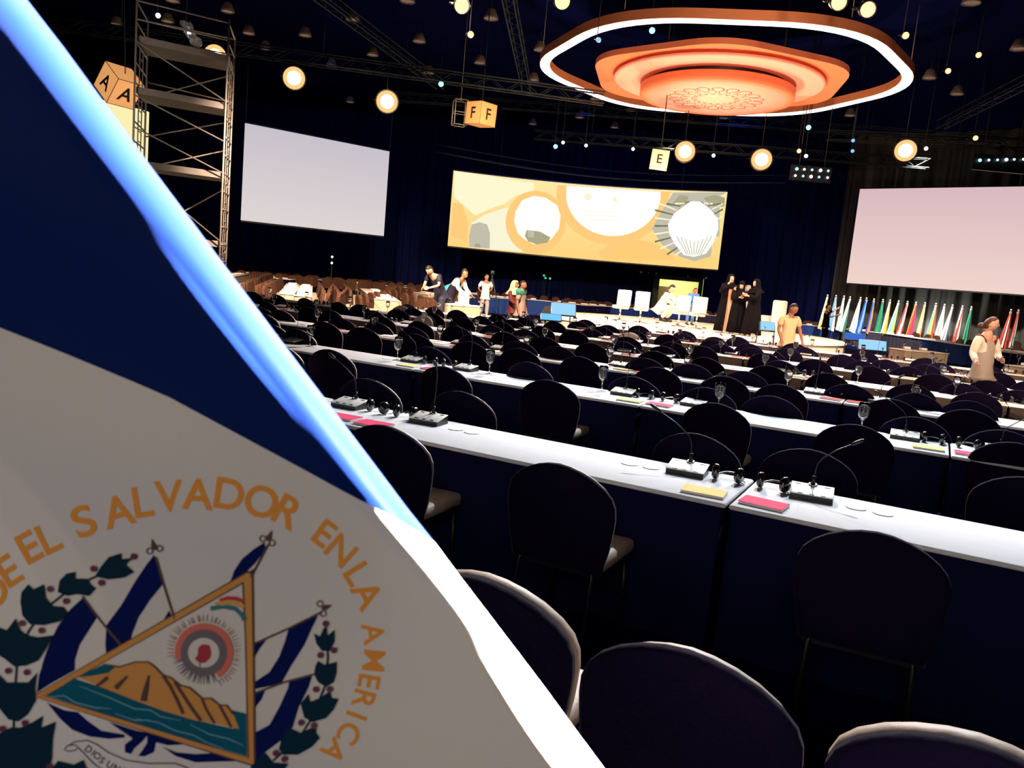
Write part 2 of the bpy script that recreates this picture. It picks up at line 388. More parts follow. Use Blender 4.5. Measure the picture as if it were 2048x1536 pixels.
def make_console_straight():
    o = dup(CONS, (0, 0, 0), 0, 'x'); reg(o)
    for c in [bpy.data.objects[k] for k in ALLK[o.name]]:
        if c.name.startswith('gooseneck'):
            g = MB(); g.tube([(0, .135, .05), (0, .135, .10)], .0095, 10); g.tube([(0, .135, .10), (.004, .138, .2), (.01, .13, .30), (.012, .10, .36)], .0032, 6); c.data = g.mesh('gooseneck', blackp)
        if c.name.startswith('microphone_head'):
            g = MB(); g.tube([(.012, .10, .36), (.012, .09, .372), (.012, .065, .395), (.012, .058, .40)], [.006, .0095, .0095, .005], 10); c.data = g.mesh('microphone_head', blackp)
    return o
CONS2 = make_console_straight()
def make_console_right():
    o = dup(CONS, (0, 0, 0), 0, 'x'); reg(o)
    for c in [bpy.data.objects[k] for k in ALLK[o.name]]:
        if c.name.startswith('gooseneck'):
            g = MB(); g.tube([(0, .135, .05), (0, .135, .10)], .0095, 10); g.tube([(0, .135, .10), (.006, .138, .16), (.03, .14, .20), (.09, .145, .25), (.15, .15, .285)], .0032, 6); c.data = g.mesh('gooseneck', blackp)
        if c.name.startswith('microphone_head'):
            g = MB(); g.tube([(.15, .15, .285), (.162, .151, .292), (.195, .153, .312), (.205, .154, .318)], [.006, .0095, .0095, .005], 10); c.data = g.mesh('microphone_head', blackp)
    return o
CONS3 = make_console_right()
def make_phones():
    o = thing('headphones', 'x', 'headphones')
    b = MB(); b.tube([(-.065 * math.cos(t), .02 + .085 * math.sin(t), .012 + .02 * math.sin(t)) for t in [PI * i / 12 for i in range(13)]], .005, 6); b.build('headband', blackp, o)
    gl = mat('glossy_black', (.01, .01, .01), .12, coat=1)
    for sx in (-1, 1):
        T = Matrix.Translation((sx * .062, .012, .042)) @ Matrix.Rotation(rad(90), 4, 'Y') @ Matrix.Rotation(rad(12 * sx), 4, 'X')
        b = MB(); b.lathe([(.001, -.020), (.030, -.018), (.041, -.007), (.041, .009), (.030, .018), (.001, .020)], 16, 0, T); b.build('ear_cup', gl, o)
    b = MB(); b.tube([(.05, -.02, .004), (.085, -.035, .004), (.10, -.005, .004), (.075, .02, .004), (.09, .05, .004), (.06, .11, .004)], .0022, 5); b.build('cable', blackp, o)
    return reg(o)
PHON = make_phones()
def make_book(m, nm):
    o = thing('notepad', 'x', 'notepad')
    b = MB(); b.box((0, 0, .0025), (.205, .145, .004), 0); b.box((.002, .001, .0075), (.203, .143, .006), 0); b.build('page_block', whitep, o)
    b = MB(); b.box((-.001, -.001, .0115), (.208, .148, .0018), 0); b.build('front_cover', m, o)
    return reg(o)
BP, BY, BR = make_book(pink, 'pink'), make_book(yelc, 'yellow'), make_book(redc, 'red')
def make_glass():
    o = MB(); o.lathe([(.0005, .001), (.034, .001), (.034, .004), (.006, .009), (.0045, .02), (.0045, .075), (.012, .085), (.030, .105), (.038, .135), (.037, .165), (.032, .195),
        (.0305, .195), (.0350, .165), (.036, .135), (.028, .108), (.010, .090), (.0005, .088)], 20); o.v = [v * 1.22 for v in o.v]; return o.mesh('water_goblet', glassm)
GLASS = make_glass()
def make_coaster():
    o = MB(); o.prism([(.048 * math.cos(2 * PI * i / 24), .048 * math.sin(2 * PI * i / 24)) for i in range(24)], 0, .003); return o.mesh('paper_coaster', whitep)
COAST = make_coaster()
def simple(me, name, loc, rz, label, cat, group=None, scale=None):
    o = bpy.data.objects.new(name, me); C.objects.link(o); o.location = loc; o.rotation_euler = (0, 0, rz)
    if scale: o.scale = scale if isinstance(scale, tuple) else (scale,) * 3
    return tag(o, label, cat, group)
def edge_x(py):      # image x of the big flag's right border
    pts = [(-300, -190), (0, 62), (330, 300), (518, 440), (723, 594), (912, 737), (1090, 873), (1300, 1031), (1536, 1208), (1800, 1400)]
    for (y0, x0), (y1, x1) in zip(pts, pts[1:]):
        if py <= y1: return x0 + (x1 - x0) * (py - y0) / (y1 - y0)
    return 1400
def seen(p, pad=30, flagpad=30):
    q = proj(p)
    if q is None: return False
    x, y, z = q
    return -pad < x < 2048 + pad and -pad < y < 1536 + pad and x > edge_x(y) - flagpad
SC = Vector((5.3, 25.0)); SR = 4.6
def free(p, Y=19.6): return (Vector((p[0], p[1])) - SC).length > SR + 1.0 and p[1] < Y and p[0] > -9.5
ROWS = [(3.72, -0.75), (6.35, 0.20), (8.75, -0.75), (10.9, -1.45), (13.2, -0.4), (15.4, 0.5), (17.6, -0.7)]
RN = ['nearest', 'second', 'third', 'fourth', 'fifth', 'sixth', 'seventh']
TPROT = [make_table(PER, TD, cloth, skirtd, 11, False, 'x'), make_table(PER, TD, cloth, skirtlit, 12, True, 'x')]
for pr in TPROT: pr.location = (0, -60, 0)
cc = {}
def count(key): cc[key] = cc.get(key, 0) + 1; return cc[key]
tabs, chairs, cons, hps, books, coasts, glasses = [], [], [], [], [], [], []
for ri, (N, c) in enumerate(ROWS):
    ks = range(-9, 9)
    for k in ks:
        u0 = c + k * PER
        mid = P(u0 + PER / 2, N + TD / 2, TZ)
        ok = any(seen(P(u0 + f * PER, N + g, TZ), 60, 60) for f in (0.02, .25, .5, .75, .98) for g in (0, TD)) and free(P(u0 + .1, N)) and free(P(u0 + PER - .1, N))
        if ok: tabs.append((ri, u0, N))
        okL = ok; okR = any(abs(t[1] - (u0 - PER)) < .01 and t[0] == ri for t in tabs)
        # things laid out either side of the seam at u0
        for du, side in ((-.32, -1), (.32, 1)):
            if (side > 0 and okL) or (side < 0 and okR):
                j = R.uniform(-.02, .02)
                cons.append((ri, P(u0 + du + j, N + .40, TZ + -.002), side, u0 + du))
                hps.append((ri, P(u0 + du * .36, N + .46, TZ + -.002), side, u0 + du))
                if ri < 3 or R.random() < .8: books.append((ri, P(u0 + du * .40 + R.uniform(-.02, .02), N + .15 + R.uniform(-.02, .03), TZ + -.002), side, u0 + du))
                coasts.append((ri, P(u0 + side * .52, N + .45, TZ + -.002), side, u0 + side * .52))
                coasts.append((ri, P(u0 + side * .64, N + .44, TZ + -.002), side, u0 + side * .64))
                if ri > 0: glasses.append((ri, P(u0 + side * .58 + R.uniform(-.05, .15), N + .43 + R.uniform(-.05, .05), TZ - .002), side, u0 + side))
        # two delegate chairs at each desk and two more behind it
        if ri > 1:
            for du in ((.45, 1.2, 1.85) if ri < 6 else (.58, 1.72)):
                if ok: chairs.append((ri, 'a', P(u0 + du + R.uniform(-.1, .1), N - .31 + R.uniform(-.06, .03)), R.uniform(-.14, .14), u0 + du))
            for du in ((.7, 1.3, 1.9) if ri in (2, 3) else (.85, 1.45)):
                q = P(u0 + du + R.uniform(-.06, .06), N - 1.52 + R.uniform(-.06, .06))
                if ok and R.random() < .93: chairs.append((ri, 'b', q, R.uniform(-.12, .12) + (PI if R.random() < .10 else 0), u0 + du))
def px_chair(ri, kind, px, py, rz=0.0, ztop=.90):
    q = at_z(px, py, ztop); u = a2.dot(Vector((q.x, q.y))); q = Vector((q.x, q.y, 0)) + Vector((n2.x, n2.y, 0)) * .235
    chairs.append((ri, kind, q, rz, u))
for px, py, r_ in ((965, 1153, .02), (1385, 1298, -.02), (1960, 1482, .0)): px_chair(0, 'b', px, py, r_)
for px, py, r_ in ((770, 850, .05), (1125, 928, -.02), (1750, 1062, .04)): px_chair(0, 'a', px, py, r_)
for px, py, r_ in ((735, 757, .06), (925, 783, 0), (1400, 868, -.05), (1618, 898, .04), (2060, 955, 0), (520, 720, 0)): px_chair(1, 'b', px, py, r_)
for px, py, r_ in ((660, 699, .05), (890, 733, .0), (1098, 760, .05), (1438, 807, -.04), (1712, 849, .03), (2030, 885, .02), (560, 690, 0)): px_chair(1, 'a', px, py, r_)
tabs.sort(); i_ = 0
for i, (ri, u0, N) in enumerate(tabs):
    k = sum(1 for t in tabs[:i] if t[0] == ri) + 1
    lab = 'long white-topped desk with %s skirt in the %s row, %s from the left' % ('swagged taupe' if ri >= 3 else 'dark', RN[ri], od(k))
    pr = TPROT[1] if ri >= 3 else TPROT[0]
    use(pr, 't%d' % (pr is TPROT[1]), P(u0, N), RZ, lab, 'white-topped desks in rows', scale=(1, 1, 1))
chairs.sort(key=lambda t: (t[0], t[1], t[4])); BIGP = []
chairs = [ch for ch in chairs if (seen(ch[2] + Vector((0, 0, .9)), 60, 70) or seen(ch[2] + Vector((0, 0, .5)), 60, 40)) and free(ch[2], 20)]
for i, (ri, kd, q, dr, u) in enumerate(chairs):
    k = sum(1 for t in chairs[:i] if t[0] == ri and t[1] == kd) + 1
    where = ('drawn up to the %s desk row' % RN[ri]) if kd == 'a' else ('in the spare seats behind the %s desk row' % RN[ri])
    lab = 'dark chair %s, %s from left' % (where, od(k))
    ch_ = use(CHAIR, 'chair', tuple(q), RZ + dr, lab, 'dark banquet chairs among the desk rows')
    if ri == 0 and kd == 'b' and k != 2: BIGP.append(ch_)
for c_ in [c_ for c_ in C.objects if c_.parent in BIGP and c_.name.startswith('back_pad')]: c_.data = BIGPAD
def lay(items, proto, key, fmt, grp, rzf):
    items.sort(key=lambda t: (t[0], t[3]))
    items = [t for t in items if seen(t[1], 20, 10)]
    for i, it in enumerate(items):
        k = sum(1 for t in items[:i] if t[0] == it[0]) + 1
        lab = fmt % (RN[it[0]], od(k)); pr = proto(it) if callable(proto) else proto
        if isinstance(pr, bpy.types.Mesh): simple(pr, key, it[1], rzf(it), lab, {'paper_coaster': 'coaster', 'water_goblet': 'glass'}[key], grp)
        else: use(pr, key + pr.name, tuple(it[1]), rzf(it), lab, grp)
def pick_console(t):
    if t[0] == 0: return {-1: CONS, 1: CONS3}[t[2]] if t[3] > -2.5 else (CONS if t[2] < 0 else CONS2)
    return CONS2 if int(abs(t[3]) * 7) % 3 else (CONS if t[2] < 0 else CONS3)
lay(cons, pick_console, 'c', 'black conference microphone unit with grey plate on the %s desk row, %s from left', 'microphone units on the desk rows', lambda t: RZ + t[2] * -.02 + R.uniform(-.06, .06) + (.10 if t[2] > 0 and t[0] == 0 else 0))
lay(hps, PHON, 'h', 'black headphones lying on the %s desk row, %s pair from the left', 'headphones on the desk rows', lambda t: RZ + R.uniform(-.2, .2))
def pick_book(t):
    if t[0] == 0: return BY if (t[2] < 0 and t[3] > -2) else BP
    if t[0] == 1: return BY if t[2] < 0 else BP
    return BR if (t[0] + int(abs(t[3]) * 3)) % 4 else BY
bk = {}
books.sort(key=lambda t: (t[0], t[3])); books = [t for t in books if seen(t[1], 20, 10)]
for it in books:
    pr = pick_book(it); col = {BY: 'yellow', BP: 'pink', BR: 'red'}[pr]; bk[(col, it[0])] = bk.get((col, it[0]), 0) + 1
    use(pr, 'b' + col, tuple(it[1]), RZ + R.uniform(-.12, .12), '%s notepad on the front edge of the %s desk row, %s %s one from left' % (col, RN[it[0]], od(bk[(col, it[0])]), col), 'notepads on the desk rows')
lay(coasts, COAST, 'paper_coaster', 'round white paper coaster on the %s desk row, %s from left', 'paper coasters on the desk rows', lambda t: 0)
lay([g for g in glasses], GLASS, 'water_goblet', 'clear stemmed water glass on the %s desk row, %s from left', 'water glasses on the desk rows', lambda t: 0)
# white papers lying on the middle and far rows
PAP = MB(); PAP.box((0, 0, .003), (.21, .29, .006)); PAP = PAP.mesh('paper_sheet', whitep)
pc = {}
for (ri, u0, N) in tabs:
    if ri < 2: continue
    for du in (.45, .95, 1.25, 1.8):
        q = P(u0 + du + R.uniform(-.05, .05), N + .24 + R.uniform(-.05, .08), TZ - .002)
        if seen(q, 0, 0) and R.random() < .8:
            pc[ri] = pc.get(ri, 0) + 1
            simple(PAP, 'paper_sheet', q, RZ + R.uniform(-.5, .5), 'loose white papers on the %s desk row, %s lot from left' % (RN[ri], od(pc[ri])), 'paper', 'papers on the desk rows')
# ------------------------------------------------------------------ decals laid on a surface along its own shape
def bvh_of(objs):
    vs = []; fs = []
    for o in objs:
        n = len(vs); vs += [o.matrix_world @ v.co for v in o.data.vertices]; fs += [[i + n for i in p.vertices] for p in o.data.polygons]
    return BVHTree.FromPolygons([tuple(v) for v in vs], fs)
class Print:
    """flat print wrapped on to a surface; outlines are given as the directions in which the surface shows them"""
    def __init__(s, bvh, step=0.0003, grid=26, only=0.0): s.b = bvh; s.step = step; s.mb = MB(); s.mats = []; s.grid = grid
    def hit(s, x, y, off):
        d = ray(x, y).normalized(); h = s.b.ray_cast(CAM, d)
        if h[0] is None: return None
        n = h[1] if h[1].dot(d) < 0 else -h[1]
        return h[0] + n * off
    def poly(s, pts, m, layer=1, holes=()):
        if m not in s.mats: s.mats.append(m)
        v = []; e = []
        for ring in [pts] + list(holes):
            n = len(v); k = 0
            for i in range(len(ring)):
                p, q = Vector(ring[i]), Vector(ring[(i + 1) % len(ring)]); L = (q - p).length; c = max(1, int(L / s.grid))
                for j in range(c): v.append(p + (q - p) * (j / c)); k += 1
            e += [(n + i, n + (i + 1) % k) for i in range(k)]
        xs = [p[0] for p in pts]; ys = [p[1] for p in pts]; g = s.grid
        gx = min(xs) + g * .5
        while gx < max(xs):
            gy = min(ys) + g * .5
            while gy < max(ys): v.append(Vector((gx, gy))); gy += g
            gx += g
        r = geometry.delaunay_2d_cdt(v, e, [], 1 if not holes else 2, 1e-4)
        P3 = [s.hit(p[0], p[1], s.step * layer) for p in r[0]]
        idx = {}; vs = []; fs = []
        for f in r[2]:
            if any(P3[i] is None for i in f): continue
            for i in f:
                if i not in idx: idx[i] = len(vs); vs.append(P3[i])
            fs.append([idx[i] for i in f])
        s.mb.add(vs, fs, s.mats.index(m), None, True)
    def stroke(s, pts, w, m, layer=2):
        ws = w if isinstance(w, (list, tuple)) else [w] * len(pts)
        P_ = [Vector(p) for p in pts]; A_ = []; B_ = []
        for i, p in enumerate(P_):
            d = (P_[min(i + 1, len(P_) - 1)] - P_[max(i - 1, 0)]).normalized(); nn = Vector((-d.y, d.x)) * ws[i] * .5
            A_.append(p + nn); B_.append(p - nn)
        if m not in s.mats: s.mats.append(m)
        a3 = [s.hit(p.x, p.y, s.step * layer) for p in A_]; b3 = [s.hit(p.x, p.y, s.step * layer) for p in B_]
        for i in range(len(P_) - 1):
            q = [a3[i], a3[i + 1], b3[i + 1], b3[i]]
            if all(t is not None for t in q): s.mb.add(q, [(0, 1, 2, 3)], s.mats.index(m), None, True)
    def build(s, name, parent): return s.mb.build(name, s.mats, parent)
def arc(cx, cy, rx, ry, a0=0, a1=360, n=36):
    return [(cx + rx * math.cos(rad(a0 + (a1 - a0) * i / n)), cy + ry * math.sin(rad(a0 + (a1 - a0) * i / n))) for i in range(n + (0 if abs(a1 - a0) >= 360 else 1))]
FONTM = {}
def glyph(ch):
    if ch in FONTM: return FONTM[ch]
    cu = bpy.data.curves.new('g', 'FONT'); cu.body = ch; cu.align_x = 'CENTER'; cu.offset = 0.018
    o = bpy.data.objects.new('g', cu); C.objects.link(o)
    dg = bpy.context.evaluated_depsgraph_get(); me = bpy.data.meshes.new_from_object(o.evaluated_get(dg))
    v = [Vector((p.co.x, p.co.y - .345)) for p in me.vertices]; f = [list(p.vertices) for p in me.polygons]
    bpy.data.objects.remove(o); bpy.data.curves.remove(cu); bpy.data.meshes.remove(me)
    FONTM[ch] = (v, f); return FONTM[ch]

# ------------------------------------------------------------------ big flag in the foreground
E_PTS = [(-150, -330), (-42, -140), (55, 0), (130, 97), (300, 330), (390, 450), (440, 518), (520, 624), (594, 723), (650, 797), (737, 912), (815, 1016), (870, 1085), (923, 1157),
         (985, 1238), (1030, 1297), (1096, 1384), (1138, 1442), (1208, 1536), (1330, 1700), (1500, 1930), (1720, 2230), (1960, 2560), (2250, 2980), (2560, 3420)]
B_PTS = [(0, 0), (-40, -25), (-100, -60), (-170, -95), (-270, -150), (-410, -225), (-540, -295), (-720, -370), (-870, -430), (-1020, -485), (-1300, -590), (-1700, -740), (-2400, -990), (-3400, -1350)]
def b_at(t):
    L = 0
    for p, q in zip(B_PTS, B_PTS[1:]):
        d = math.hypot(q[0] - p[0], q[1] - p[1])
        if t <= L + d: f = (t - L) / d; return (p[0] + (q[0] - p[0]) * f, p[1] + (q[1] - p[1]) * f)
        L += d
    return B_PTS[-1]
DF = 0.50
def e_at(t):
    t = max(0, min(len(E_PTS) - 1.0001, t)); i = int(t); f = t - i; p, q = E_PTS[i], E_PTS[i + 1]
    return (p[0] + (q[0] - p[0]) * f, p[1] + (q[1] - p[1]) * f)
def flag_rows(t0, t1, n):
    vs = []; fs = []; m = 0
    for r in range(n + 1):
        t = t0 + (t1 - t0) * r / n; ex, ey = e_at(t)
        rr = 165 - 40 * max(0, min(1, (ey - 200) / 1000.0)) + (-12 * math.sin(ey * .011) if ey > 1085 else 0)
        row = []
        for s in range(0, 7):                          # back of the fold, coming round from behind
            row.append((600 - s * 85, 2 * rr))
        row.append((rr, 2 * rr))
        for s in range(1, 9):
            ph = PI / 2 * (1 - s / 8.0); row.append((rr * (1 - math.cos(ph)), rr * (1 + math.sin(ph))))
        for s in range(1, 15):
            ph = PI / 2 * (s / 14.0); row.append((rr * (1 - math.cos(ph)), rr * (1 - math.sin(ph))))
        row += [(rr + 30 + 55 * s, 0) for s in range(38)]
        k = 0
        for lat, dep in row:
            a_ = lat / 0.72                              # stripes meet the border at a slant
            bx, by = b_at(a_); x, y = ex + bx, ey + by
            d = DF * (1 + dep * 1.0 / F)
            if dep == 0: d += 0.0035 * math.sin(x * .006 + y * .003) + 0.002 * math.sin(y * .013 - x * .004) * min(1, (lat - rr) / 300)
            if x < -520: x = -520 + (x + 520) * .02
            vs.append(at_d(x, y, d)); k += 1
        m = k
    for r in range(n):
        for c in range(m - 1): fs.append((r * m + c, r * m + c + 1, (r + 1) * m + c + 1, (r + 1) * m + c))
    return vs, fs
def flagmat(name, col, sheen, trans, spec=.22):
    m = mat(name, col, 0.5, sheen=sheen, spec=spec); nt = m.node_tree; p = nt.nodes['Principled BSDF']; o = nt.nodes['Material Output']
    tr = nt.nodes.new('ShaderNodeBsdfTranslucent'); tr.inputs[0].default_value = tuple(col) + (1,)
    mx = nt.nodes.new('ShaderNodeMixShader'); mx.inputs[0].default_value = trans
    nt.links.new(p.outputs[0], mx.inputs[1]); nt.links.new(tr.outputs[0], mx.inputs[2]); nt.links.new(mx.outputs[0], o.inputs[0])
    w = nt.nodes.new('ShaderNodeTexNoise'); w.inputs['Scale'].default_value = 900; tc = nt.nodes.new('ShaderNodeTexCoord'); nt.links.new(tc.outputs['Object'], w.inputs['Vector'])
    bp = nt.nodes.new('ShaderNodeBump'); bp.inputs['Strength'].default_value = .15; bp.inputs['Distance'].default_value = .0004
    nt.links.new(w.outputs['Fac'], bp.inputs['Height']); nt.links.new(bp.outputs['Normal'], p.inputs['Normal']); return m
fblue = flagmat('flag_blue_satin', (0.0024, 0.0125, 0.082), 0.34, 0.03, 0.02)
fwhite = flagmat('flag_white_satin', (0.63, 0.585, 0.515), 0.1, 0.04)
FL = thing('country_flag', 'large blue and white flag with gold lettering and coat of arms, filling the left foreground', 'flag')
pole_top = at_d(-505, -420, .52); foot = at_d(-505, 700, .52)
b = MB(); b.tube([(foot.x, foot.y, 0.03), (foot.x, foot.y, 2.45)], .014, 14); b.build('flagpole', mat('brass_pole', (.6, .42, .14), .3, metal=1), FL)
b = MB(); b.lathe([(.001, 0), (.17, 0), (.17, .02), (.04, .05), (.02, .09), (.001, .09)], 24, 0, Matrix.Translation((foot.x, foot.y, 0))); b.build('flagpole_base', MT['brass_pole'], FL)
v, f = flag_rows(0, 12, 60); b = MB(); b.add(v, f, 0, None, True); FB_ = b.build('blue_stripe', fblue, FL)
v, f = flag_rows(12, 24, 66); b = MB(); b.add(v, f, 0, None, True); FW_ = b.build('white_stripe', fwhite, FL)
bv = bvh_of([FB_, FW_])
gold = mat('gold_print', (0.74, 0.29, 0.045), .8, spec=.1); navy = mat('navy_print', (0.001, 0.007, 0.075), .8, spec=.1); dkg = mat('leaf_print', (0.003, 0.022, 0.040), .8, spec=.1)
golf = mat('ochre_print', (0.60, 0.27, 0.07), .8, spec=.1); teal = mat('teal_print', (0.004, 0.095, 0.14), .8, spec=.1); lteal = mat('pale_teal_print', (0.12, 0.34, 0.40), .6)
berry = mat('berry_print', (0.12, 0.015, 0.04), .6); brn = mat('brown_print', (0.07, 0.03, 0.015), .6); halo = mat('halo_grey_print', (0.13, 0.10, 0.11), .6)
hred = mat('halo_red_print', (0.62, 0.13, 0.08), .6); capr = mat('cap_red_print', (0.35, 0.01, 0.025), .6); pw = mat('pale_cloth_print', (0.64, 0.59, 0.52), .8, spec=.1)
ylw = mat('rainbow_yellow_print', (0.55, 0.33, 0.05), .6); grn = mat('rainbow_green_print', (0.03, 0.15, 0.17), .6); rrd = mat('rainbow_red_print', (0.5, 0.02, 0.03), .6)
ink = mat('ink_print', (0.03, 0.035, 0.04), .6); brl = mat('faint_ray_print', (0.30, 0.22, 0.16), .6)
q = lambda L: [(x / 2.56, 1000 + y / 2.56) for x, y in L]
PR = Print(bv)
path = [('L', -90, 1265), ('A', -66, 1240) , ('D', -14, 1183), ('E', 18, 1141), ('E', 59, 1094), ('L', 98, 1075), ('S', 168, 1042), ('A', 237, 1022), ('L', 286, 1003), ('V', 338, 992), ('A', 396, 988), ('D', 459, 988), ('O', 523, 1003), ('R', 577, 1024),
        ('E', 649, 1067), ('N', 682, 1101), ('L', 716, 1148), ('A', 735, 1189), ('A', 747, 1266), ('M', 748, 1321), ('E', 738, 1363), ('R', 727, 1399), ('I', 713, 1431), ('C', 698, 1466), ('A', 668, 1502), ('C', 640, 1530)]
ANG = {2: -38, 3: -33, 4: -29, 5: -26, 6: -21, 7: -14, 8: -9, 9: -4, 10: 3, 11: 9, 12: 18, 13: 30, 14: 37, 15: 42, 16: 58, 17: 62, 18: 80, 19: 96, 20: 100, 21: 106, 22: 110, 23: 120, 24: 138}
PR.mats = [gold]
for i, (ch, x, y) in enumerate(path):
    if i < 2 or i > 24: continue
    an = rad(ANG[i]); h = (60 if i < 14 else 52 if i < 18 else 42) / .69; wd = 1.18 if ch == 'S' else 1.0
    gv, gf = glyph(ch); cx_ = (min(p.x for p in gv) + max(p.x for p in gv)) / 2; cyy = (min(p.y for p in gv) + max(p.y for p in gv)) / 2
    P3 = [PR.hit(x + ((p.x - cx_) * wd * math.cos(an) + (p.y - cyy) * math.sin(an)) * h, y + ((p.x - cx_) * wd * math.sin(an) - (p.y - cyy) * math.cos(an)) * h, .0004) for p in gv]
    if all(P3): PR.mb.add(P3, gf, 0, None, True)
PR.build('gold_lettering', FL)
# the little flags on staffs and the ribbon
PR = Print(bv)
for L in ([(425, 500), (500, 600), (455, 670), (410, 740), (385, 820), (385, 870), (260, 940), (190, 985), (200, 900), (230, 800), (260, 720), (300, 640), (360, 560)],
          [(545, 640), (560, 700), (620, 745), (640, 760), (545, 795), (540, 740)],
          [(790, 280), (815, 320), (835, 430), (770, 510), (710, 600), (680, 680), (662, 750), (620, 770), (560, 760), (545, 640), (620, 540), (690, 420), (750, 330)],
          [(865, 565), (900, 620), (815, 670), (840, 610)],
          [(1355, 215), (1362, 250), (1310, 320), (1250, 380), (1175, 430), (1200, 360), (1240, 300), (1300, 250)], [(1280, 365), (1322, 335), (1292, 398)],
          [(1630, 590), (1600, 650), (1560, 740), (1490, 850), (1440, 940), (1305, 968), (1305, 930), (1380, 880), (1430, 800), (1460, 720), (1480, 650)],
          [(1365, 715), (1330, 760), (1295, 820), (1290, 745)],
          [(1600, 900), (1580, 960), (1530, 1060), (1500, 1160), (1440, 1230), (1360, 1290), (1310, 1340), (1305, 1190), (1380, 1150), (1430, 1060), (1475, 960), (1480, 930)],
          [(1360, 970), (1340, 1020), (1300, 1070), (1302, 990)],
          [(240, 1035), (330, 1075), (400, 1085), (450, 1130), (520, 1180), (640, 1200), (640, 1215), (560, 1222), (460, 1210), (370, 1175), (310, 1120)],
          [(560, 1135), (700, 1180), (860, 1210), (950, 1250), (860, 1255), (800, 1240), (790, 1290), (740, 1312), (700, 1308), (640, 1290), (640, 1250), (680, 1220), (600, 1165)],
          [(830, 1260), (900, 1290), (1000, 1300), (1160, 1290), (1250, 1335), (1000, 1342), (900, 1310)]): PR.poly(q(L), navy, 1)
PR.poly(q([(755, 1205), (735, 1230), (690, 1270), (670, 1305), (700, 1318), (730, 1280), (755, 1240)]), pw, 2)
for L in ([(800, 290), (840, 430), (880, 560), (905, 625)], [(425, 490), (475, 560), (540, 645), (630, 750)], [(1375, 225), (1330, 310), (1285, 395)], [(1650, 570), (1480, 655), (1300, 735)], [(1610, 890), (1460, 930), (1310, 985)]):
    PR.stroke(q(L), 4.2, brn, 3)
for c, d in (((790, 235), (-12, -45)), ((1378, 190), (28, -60)), ((1665, 548), (42, -14))):
    l = math.hypot(*d); ux, uy = d[0] / l, d[1] / l; nx, ny = -uy, ux
    PR.poly(q([(c[0] + ux * 42, c[1] + uy * 42), (c[0] + nx * 15, c[1] + ny * 15), (c[0] - ux * 22, c[1] - uy * 22), (c[0] - nx * 15, c[1] - ny * 15)]), brn, 3)
    for sg in (-1, 1): PR.stroke(q(arc(c[0] - ux * 18 + nx * sg * 26, c[1] - uy * 18 + ny * sg * 26, 15, 15, 0, 359, 14)), 2.6, brn, 3)
PR.build('printed_small_flags', FL)
# triangle with volcano, sea, sun and rainbow
PR = Print(bv)
PR.poly(q([(165, 1003), (1272, 360), (1300, 376), (1312, 1360), (1290, 1360)]), brn, 2)
PR.poly(q([(175, 1002), (1270, 370), (1290, 380), (1302, 1350), (1290, 1350)]), golf, 3)
PR.poly(q([(232, 1000), (1250, 415), (1262, 700), (1277, 1318)]), brn, 4)
PR.poly(q([(243, 998), (1243, 428), (1256, 700), (1270, 1310)]), pw, 5)
PR.poly(q([(247, 996), (385, 908), (560, 965), (700, 1020), (850, 1075), (1000, 1120), (1200, 1165), (1190, 1070), (1264, 1088), (1268, 1306), (760, 1156), (420, 1050)]), teal, 6)
PR.poly(q([(400, 900), (520, 860), (600, 850), (700, 825), (765, 825), (800, 850), (840, 890), (880, 905), (930, 945), (975, 955), (1040, 1010), (1085, 1010), (1130, 1045), (1165, 1045), (1200, 1090), (1230, 1165), (1105, 1138), (1000, 1120), (850, 1075), (700, 1020), (560, 965)]), golf, 7)
PR.poly(q([(400, 900), (540, 835), (600, 848), (560, 880), (470, 895)]), teal, 8)
for L, w in (([(540, 835), (620, 848), (700, 823), (765, 823), (800, 848), (840, 890), (880, 903), (930, 943), (975, 953), (1040, 1008), (1085, 1008), (1130, 1043), (1165, 1043), (1200, 1090)], 3), ([(840, 890), (880, 950), (910, 1010), (945, 1085)], 6), ([(900, 925), (950, 1000), (990, 1060), (1035, 1120)], 6),
             ([(1040, 1010), (1060, 1060), (1105, 1135)], 5), ([(1130, 1045), (1160, 1100), (1190, 1155)], 5), ([(770, 890), (757, 950), (742, 1020)], [3, 9, 13]), ([(660, 895), (625, 930), (600, 955)], [4, 8, 10]), ([(560, 900), (520, 935), (500, 945)], [8, 6, 4])): PR.stroke(q(L), w, brn, 9)
for L in ([(270, 1000), (340, 994), (400, 1030), (500, 1055), (580, 1060)], [(420, 945), (560, 1000), (640, 1035), (700, 1060), (780, 1068), (830, 1100), (930, 1120)], [(700, 1110), (820, 1130), (900, 1170), (1000, 1195), (1060, 1230), (1150, 1262)], [(980, 1140), (1080, 1190), (1180, 1215), (1255, 1250)], [(600, 1085), (700, 1120), (780, 1118)]):
    PR.stroke(q(L), [1.2] + [2.4] * (len(L) - 2) + [1.0], lteal, 8)
PR.stroke(q([(1128, 512), (1170, 497), (1215, 500), (1252, 515)]), 8.5, rrd, 6); PR.stroke(q([(1108, 530), (1165, 520), (1215, 525), (1253, 545)]), 9, ylw, 6)
PR.stroke(q([(1082, 552), (1150, 540), (1210, 552), (1240, 580), (1256, 610)]), 9.5, grn, 6)
rn = random.Random(3); cxs, cys = 1050, 775
for k in range(64):
    t = 2 * PI * k / 64 + rn.uniform(-.03, .03); low = math.sin(t) > .15 and math.cos(t) < .45
    r0, r1 = (78, 165) if low else (158, 190 + rn.uniform(-6, 8))
    if abs(math.cos(t)) * r1 > 188 and math.cos(t) > 0: r1 = 185
    PR.stroke(q([(cxs + r0 * math.cos(t), cys + r0 * math.sin(t)), (cxs + r1 * math.cos(t), cys + r1 * math.sin(t))]), [5.5 if low else 3.2, 1.0], halo if low else brl, 7)
